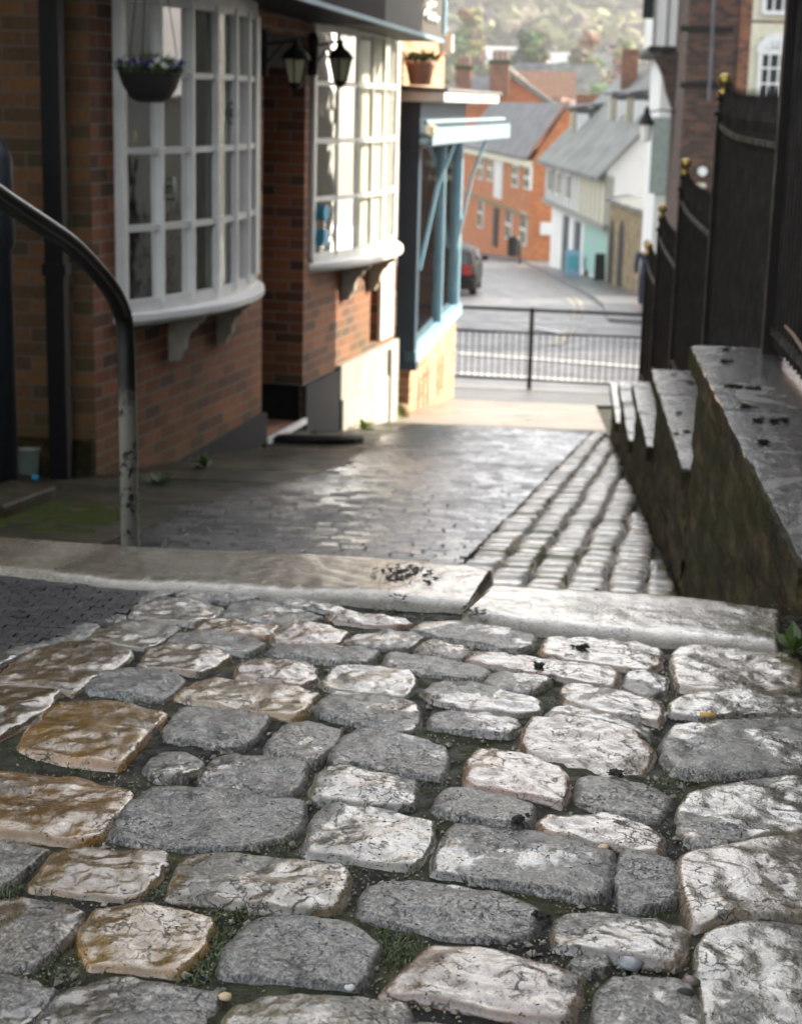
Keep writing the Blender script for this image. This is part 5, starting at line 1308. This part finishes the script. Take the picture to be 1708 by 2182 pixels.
# awning bar and its two arms
aw = thing('awning', 'rolled pale blue awning with two slanting arms on the blue shop', 'awning', C(1.5,.3,-.3))
k = MB(); k.prism([C(-1.0,.26,-.37), C(LC+.9,.40,-.37), C(LC+.9,.44,-.37), C(-1.0,.30,-.36)], (0,0,.15)); k.tube([C(-1.05,.24,-.17), C(LC+.9,.36,-.17)], .022, 10); build('awning_roll', k, M['ablue'], aw)
for s in (.3, 2.95):
    k = MB(); k.tube([C(s,.02,-1.55), C(s+.1,.16,-.75), C(s+.15,.30,-.36)], .017, 8); build('arm', k, M['lblue'], aw)
k = MB(); k.lathe(C(-1.05,.29,-.23), [(.001,-.05),(.05,-.03),(.05,.03),(.001,.05)], 10); build('end_cap', k, M['cream'], aw)
# planter on the flat roof
c = atY(893,228,15.4); c.z = .14
t = thing('planter', 'terracotta planter of trailing plants on the flat shop roof', 'planter', c)
k = MB(); k.lathe(c, [(.10,0),(.14,.16),(.15,.17),(.15,.2),(.12,.2)], 18); k.v = [Vector((c.x+(v.x-c.x)*.9, c.y+(v.y-c.y)*.9, v.z)) for v in k.v]; build('pot', k, M['terra'], t, smooth=True)
k = MB()
for i in range(240):
    b0 = c+Vector((random.gauss(0,.07), random.gauss(0,.07), .2+random.random()*.06)); d = Vector((random.gauss(0,1), random.gauss(0,1), abs(random.gauss(0,1)))).normalized(); sd_ = d.cross(Vector((.4,random.random(),.3))).normalized()*.012
    k.add([b0-sd_, b0+sd_, b0+d*random.uniform(.03,.09)], [(0,1,2)])
build('foliage', k, M['leaf'], t)

# ------------------------------------------------------------------ handrail
Yp = 4.5; b0 = atY(277,1150,Yp); top = atY(266,690,Yp)
xs = b0.x
t = thing('handrail', 'curved black iron handrail with worn flaking post', 'handrail', (xs,Yp,z2(Yp)))
pts = [Vector((xs-.003,Yp,z2(Yp)-.05)), Vector((xs,Yp,b0.z)), Vector((top.x+.004,Yp,top.z-.18))]
pth = [(266,700,4.5),(258,660,4.48),(236,615,4.42),(200,570,4.34),(150,520,4.22),(90,478,4.08),(0,418,3.9),(-120,330,3.65),(-260,225,3.35),(-500,60,2.9)]
pts += [atY(u, v, y) for u, v, y in pth]
# smooth
def cat(P, n=6):
    out = []
    for i in range(len(P)-1):
        a = P[max(i-1,0)]; b = P[i]; c = P[i+1]; d = P[min(i+2,len(P)-1)]
        for j in range(n):
            s = j/n; out.append(.5*((2*b)+(c-a)*s+(2*a-5*b+4*c-d)*s*s+(3*b-a-3*c+d)*s**3))
    out.append(P[-1]); return out
k = MB(); k.tube(cat(pts), .0245, 18); build('rail_tube', k, M['rail'], t, smooth=True)
e_ = pts[-1]; k = MB(); k.tube([e_, Vector((e_.x, e_.y, z1(e_.y)-.05))], .0245, 14); build('post', k, M['black'], t, smooth=True)

# ------------------------------------------------------------------ small things at the foot of the shop
c = onG(68,1010,A2,S2)
t = thing('glass_tub', 'pale green tub standing by the foot of the black downpipe', 'tub', c)
k = MB(); k.lathe(c, [(.07,0),(.085,.02),(.09,.13),(.095,.14),(.08,.14)], 20); build('tub', k, M['jar'], t, smooth=True)
k = MB(); k.lathe(c, [(.098,.14),(.098,.155),(.02,.165)], 20); build('lid', k, M['plinthB'], t, smooth=True)
c = onG(70,1026,A2,S2); k = MB(); k.tube([c+Vector((0,0,.02)), c+Vector((.03,0,.02))], .015, 10); tag(build('bottle_cap', k, M['cyan']), 'small blue plastic cap on the mossy ground', 'cap')
mb = MB(); q = [onG(u, v, A2, S2) for u, v in [(0,1032),(110,1025),(250,1040),(300,1062),(290,1120),(150,1145),(0,1140)]]
k = MB(); nn_ = 34
for j in range(nn_+1):
    for i in range(nn_+1):
        x = -2.9+1.4*i/nn_; y = 6.3+2.2*j/nn_
        r = 1-((x+2.15)/.42)**2-((y-7.0)/.6)**2+noise.noise(Vector((x*5,y*5,2)))*1.5+.25
        k.v.append(Vector((x, y, z2(y)-.03+.045*max(0,min(1,r*1.2))+noise.noise(Vector((x*18,y*18,0)))*.012*(r > 0))))
for j in range(nn_):
    for i in range(nn_): a = j*(nn_+1)+i; k.f.append((a, a+1, a+nn_+2, a+nn_+1))
struct('moss_ground_cover', k, M['moss'], kind='stuff', smooth=True)
a = onG(10,1112,A2,S2); b = onG(122,1068,A2,S2)
k = MB(); d = (b-a); k.obox(a+Vector((0,0,.0)), d, Vector((-.25,.1,0)), (0,0,.07)); tag(build('loose_slab', k, M['flag'], bevel=.01), 'broken stone slab with a raised edge at the far left of the path', 'slab')
for (u, v, n_) in ((60,1052,9),(150,1075,10),(240,1092,10),(200,1120,9),(90,1120,8),(330,1040,6),(30,1040,8),(290,1062,7)):
    pass
# mat like step stone at the door
c = F(3.1,.12,0); c.z = z2(c.y)+.01
k = MB(); pr = [F(2.75,.03,0),F(3.62,.03,0)]+[F(3.19+.46*cos(a*pi/12),.03+.52*sin(a*pi/12),0) for a in range(1,12)]
pr = [Vector((p.x,p.y,z2(p.y)+.0)) for p in pr]; k.prism(pr, (0,0,.05)); 
t = thing('door_mat', 'half round dark rimmed mat stone at the shop door', 'mat', c)
build('rim', k, M['cardk'], t, bevel=.008)
pr2 = [Vector((c.x+(p.x-c.x)*.84, c.y+(p.y-c.y)*.84, p.z+.052)) for p in pr]; k = MB(); k.prism(pr2, (0,0,.006)); build('mat_top', k, M['flag'], t)
def weed(u, v, label, a_=A2, s_=S2, size=.09, n=14, tint='leaf', group='weeds at the foot of the walls'):
    c = onG(u, v, a_, s_); t = thing('weed', label, 'weed', c, group); k = MB()
    for i in range(n):
        an = random.random()*2*pi; el = random.uniform(.3,1.3); l = size*random.uniform(.6,1.2); d = Vector((cos(an)*cos(el), sin(an)*cos(el), sin(el))); sd_ = Vector((-sin(an),cos(an),0))*l*.2
        k.add([c, c+d*l*.5-sd_+Vector((0,0,.0)), c+d*l+Vector((0,0,-l*.2)), c+d*l*.5+sd_], [(0,1,2,3)])
    build('leaves', k, M[tint], t)
    k = MB(); k.tube([c-Vector((0,0,.01)), c+Vector((0,0,size*.3))], .003, 5); build('stem', k, M['leaf'], t)
M['leafB'] = simple('bright_leaf', (.20,.30,.03), .5, var=.3, nscale=40, bmp=0)
weed(340,1032,'bright green weed at the near end of the grey plinth',size=.10)
weed(437,1000,'tall olive weed halfway along the grey plinth',size=.13,n=10)
weed(668,940,'weed beside the dark pier by the door mat',size=.10,n=20)
weed(775,915,'sunlit yellow green weed below the pale render',size=.13,tint='leafB',n=20); weed(840,892,'sunlit weed at the corner of the pale render',size=.13,tint='leafB',n=20)
weed(563,955,'tiny weed under the white step nosing',size=.05)
c = atX(1692,1385,.47)
weed(1690,1388,'broad leaved weed at the right end of the long step stone',A1,S1,size=.055,n=16,group=None)
c = onG(842,888,A2,S2)
k = MB(); crown(k, (c.x+.05,c.y,c.z+.05), .09, .08, (1,1,1), .25); k.c = []; tag(build('boulder', k, M['brickY'], smooth=True), 'pale rounded stone at the far corner of the brick shop', 'stone')

# ------------------------------------------------------------------ litter, gravel, grass and moss in the joints
def free(p, pad=0):
    return not any(inside(p, o) for o in OUT)
mb = MB(); cnt = 0
random.seed(11)
OCT = [Vector(v) for v in ((1,0,0),(-1,0,0),(0,1,0),(0,-1,0),(0,0,1),(0,0,-1))]; OF = [(0,2,4),(2,1,4),(1,3,4),(3,0,4),(2,0,5),(1,2,5),(3,1,5),(0,3,5)]
for i in range(15000):
    u = random.uniform(-20, 1730); v = random.uniform(1290, 2200)
    w = onG(u, v, A1+.01, S1)
    dens = noise.noise(Vector((w.x*7, w.y*7, 3)))
    if dens < -.05 and random.random() < .8: continue
    if not free(w.xy): continue
    r = random.uniform(.0008,.0022) if random.random() < .93 else random.uniform(.0025,.006)
    z = z1(w.y)-.008+noise.noise(Vector((w.x*9, w.y*9, 1)))*.004
    rot = Matrix.Rotation(random.random()*6, 3, 'Z') @ Matrix.Rotation(random.random()*6, 3, 'X')
    mb.add([Vector((w.x, w.y, z+r*.4))+rot @ Vector((q.x*r*random.uniform(.7,1.4), q.y*r, q.z*r*.7)) for q in OCT], OF)
struct('gravel', mb, M['pebble'], kind='stuff')
mb = MB()
def tuft(mb, p, n, h, spread=.012):
    for i in range(n):
        b0 = p+Vector((random.gauss(0,spread), random.gauss(0,spread), 0)); an = random.random()*2*pi; l = h*random.uniform(.5,1.3); lean = random.uniform(.2,1.1)
        d = Vector((cos(an)*lean, sin(an)*lean, 1)).normalized(); sd_ = Vector((-sin(an), cos(an), 0))*.0006*random.uniform(.7,1.5)
        m_ = b0+d*l*.55; e = b0+d*l+Vector((cos(an)*l*.3, sin(an)*l*.3, -l*.18))
        mb.add([b0-sd_, b0+sd_, m_+sd_*.8, m_-sd_*.8, e], [(0,1,2,3),(3,2,4)])
GL = [(R7,[(10,560),(120,575),(240,575),(360,590),(470,600),(560,600)],.016,12),(R7,[(620,590),(700,600),(800,610),(900,620),(980,640),(960,690)],.015,12),
      (R7,[(900,740),(960,790),(930,850),(880,900),(820,930)],.014,10),(R7,[(1040,385),(1120,385),(1200,385)],.012,9),(R7,[(240,870),(200,930),(260,960)],.012,7),
      (R8,[(40,650),(100,690),(60,760),(150,740),(100,800)],.014,10),(R8,[(215,110),(260,120),(240,180),(215,430),(240,360)],.010,8),(R5,[(690,215),(760,225),(860,235),(1320,250),(1500,290),(1600,310),(1660,330)],.012,9),
      (R5,[(800,605),(840,600),(260,990),(320,985),(360,985)],.014,5),(R7,[(1490,480),(1560,490),(1650,720),(1700,760)],.012,8),(R8,[(880,840),(1100,815)],.02,3),(R7,[(960,640),(1020,660),(1240,660),(1340,680)],.012,6),
      (R6,[(190,545),(250,640),(1160,790),(1170,830)],.010,6),(R5,[(1100,600),(1160,620),(1250,940),(1420,900)],.009,5)]
for rg, pts, h, n in GL:
    for i in range(len(pts)):
        a = pts[i]; b = pts[min(i+1, len(pts)-1)]
        for j in range(5):
            q = (a[0]+(b[0]-a[0])*j/5+random.gauss(0,10), a[1]+(b[1]-a[1])*j/5+random.gauss(0,6))
            u, v = topx(rg, q); w = onG(u, v, A1+.008, S1); w.z = z1(w.y)-.009
            if free(w.xy) or random.random() < .15: tuft(mb, w, n, h*.75)
for i in range(2600):   # moss specks
    w = onG(random.uniform(0,1708), random.uniform(1380,2182), A1, S1)
    if noise.noise(Vector((w.x*6, w.y*6, 20))) > .12 and free(w.xy): w.z = z1(w.y)-.009; tuft(mb, w, 6, .005, .006)
struct('grass', mb, M['leaf'], kind='stuff')
# moss clods on the coping stones and dark crumbs on the slabs
mb = MB()
for (u, v, r) in [(1545,772,.018),(1562,826,.024),(1604,830,.022),(1590,870,.020),(1612,896,.014),(1650,897,.014),(1545,745,.012),(1625,942,.014),(1670,895,.012),(1470,815,.015),(1435,800,.011),(1445,880,.012),(1462,920,.014),(1440,925,.012)]:
    zc = -.765 if u > 1475 else -1.185
    d = ray(u, v); p = d*(zc/d.z)
    b = len(mb.v); crown(mb, (p.x,p.y,zc+.002), r, r*.35, (1,1,1), .8)
mb.c = []; struct('moss_clumps', mb, M['darkmoss'], kind='stuff')
mb = MB(); random.seed(5)
def crumbs(u0, u1, v0, v1, n, r0, r1, lift=.014):
    for i in range(n):
        u = random.triangular(u0, u1); v = random.triangular(v0, v1); p = onG(u, v, A1-lift, S1); r = random.uniform(r0, r1)
        rot = Matrix.Rotation(random.random()*6, 3, 'Z')
        mb.add([p+Vector((0,0,.001))+rot @ Vector((q.x*r*1.6, q.y*r, q.z*r*.4)) for q in OCT], OF)
crumbs(785,930,1198,1245,90,.0015,.006); crumbs(100,1040,1170,1270,150,.0006,.0018); crumbs(1050,1640,1260,1350,120,.0006,.0018); crumbs(980,1040,1285,1318,26,.0015,.005); crumbs(1040,1660,1255,1365,60,.0008,.002); crumbs(560,1040,1190,1280,70,.0007,.002); crumbs(830,870,1262,1280,10,.002,.004)
crumbs(0,1708,1390,2182,700,.0006,.002,.006)
struct('debris', mb, M['clod'], kind='stuff')
# bigger moss clods lying on the stones
def clodat(u, v, r, label):
    p = onG(u, v, A1, S1); k = MB()
    for i in range(14):
        q = p+Vector((random.gauss(0,r*.45), random.gauss(0,r*.35), abs(random.gauss(0,r*.2)))); crown(k, (q.x,q.y,q.z+.004), r*.3, r*.22, (1,1,1), .9)
    k.c = []; tag(build('moss_clod', k, M['clod']), label, 'moss clod', 'dark clods on the cobbles')
clodat(1240,1386,.013,'dark clod on the pale stone below the long step stone'); clodat(1148,1425,.010,'dark clod at the edge of the long pinkish stone')
clodat(1312,1655,.010,'dark clod beside the tilted brown stone'); clodat(1165,1965,.012,'dark mossy clod at the right end of the grey stone'); clodat(1105,1757,.010,'dark mossy clod between two stones mid right')
p0 = onG(1490,1531,A1,S1); p1 = onG(1523,1532,A1,S1)
k = MB(); k.tube([p0+Vector((0,0,.006)), p1+Vector((0,0,.006))], .0036, 12); tag(build('cigarette_butt', k, M['butt'], smooth=True), 'orange cigarette butt lying in a joint of the cobbles', 'cigarette butt')
k = MB(); p0 = onG(985,1310,A1-.01,S1); p1 = onG(1040,1272,A1-.02,S1); k.tube([p0+Vector((0,0,.004)), p0.lerp(p1,.5)+Vector((.002,0,.010)), p1+Vector((0,0,.012))], [.0022,.002,.0012], 7); tag(build('twig', k, M['twig']), 'thin brown twig in the gap between the two long step stones', 'twig')
def pebble(u, v, r, m, label):
    p = onG(u, v, A1+.004, S1); k = MB(); crown(k, (p.x,p.y,p.z+r*.4), r*1.3, r*.6, (1,1,1), .18); k.c = []
    tag(build('pebble', k, m, smooth=True), label, 'pebble', 'loose pebbles in the joints')
M['butt2'] = simple('brown_pebble', (.10,.07,.055), .4, bmp=0); M['peb1'] = simple('grey_pebble', (.2,.21,.22), .3, bmp=0); M['peb2'] = simple('buff_pebble', (.5,.38,.22), .5, bmp=0); M['peb3'] = simple('white_chip', (.5,.5,.48), .4, bmp=0)
pebble(1342,2060,.009,M['peb1'],'smooth grey pebble below the long smooth stone'); pebble(1470,2098,.007,M['butt2'],'brownish pebble near the lower right'); pebble(1458,2125,.007,M['plinth'],'dark pebble near the lower right')
pebble(350,1846,.004,M['peb3'],'white chip between the wet brown stones'); pebble(1285,1808,.005,M['peb2'],'buff pebble beside the dark square stone'); pebble(1006,2150-180,.004,M['peb2'],'tiny buff pebble below the long grey stone'); pebble(745,2108,.004,M['peb3'],'pale chip above the bottom stone'); pebble(480,2128,.005,M['peb2'],'pinkish pebble at the lower left corner of the bottom stone'); pebble(560,1259,.003,M['peb3'],'tiny white chip on the edge of the long step stone')
# winter haze in the valley air
m, t_, p_ = newmat('haze'); t_.nodes.remove(p_)
pv = N(t_, 'ShaderNodeVolumePrincipled'); pv.inputs['Color'].default_value = (.93,.95,1,1); pv.inputs['Density'].default_value = .00035; pv.inputs['Anisotropy'].default_value = .3
t_.links.new(pv.outputs[0], t_.nodes['Material Output'].inputs['Volume'])
mb = MB(); mb.box(-2600,2600,-20,2500,-60,420); struct('haze', mb, m, kind='stuff')
for o in bpy.data.objects:
    if '_w' in o: del o['_w']
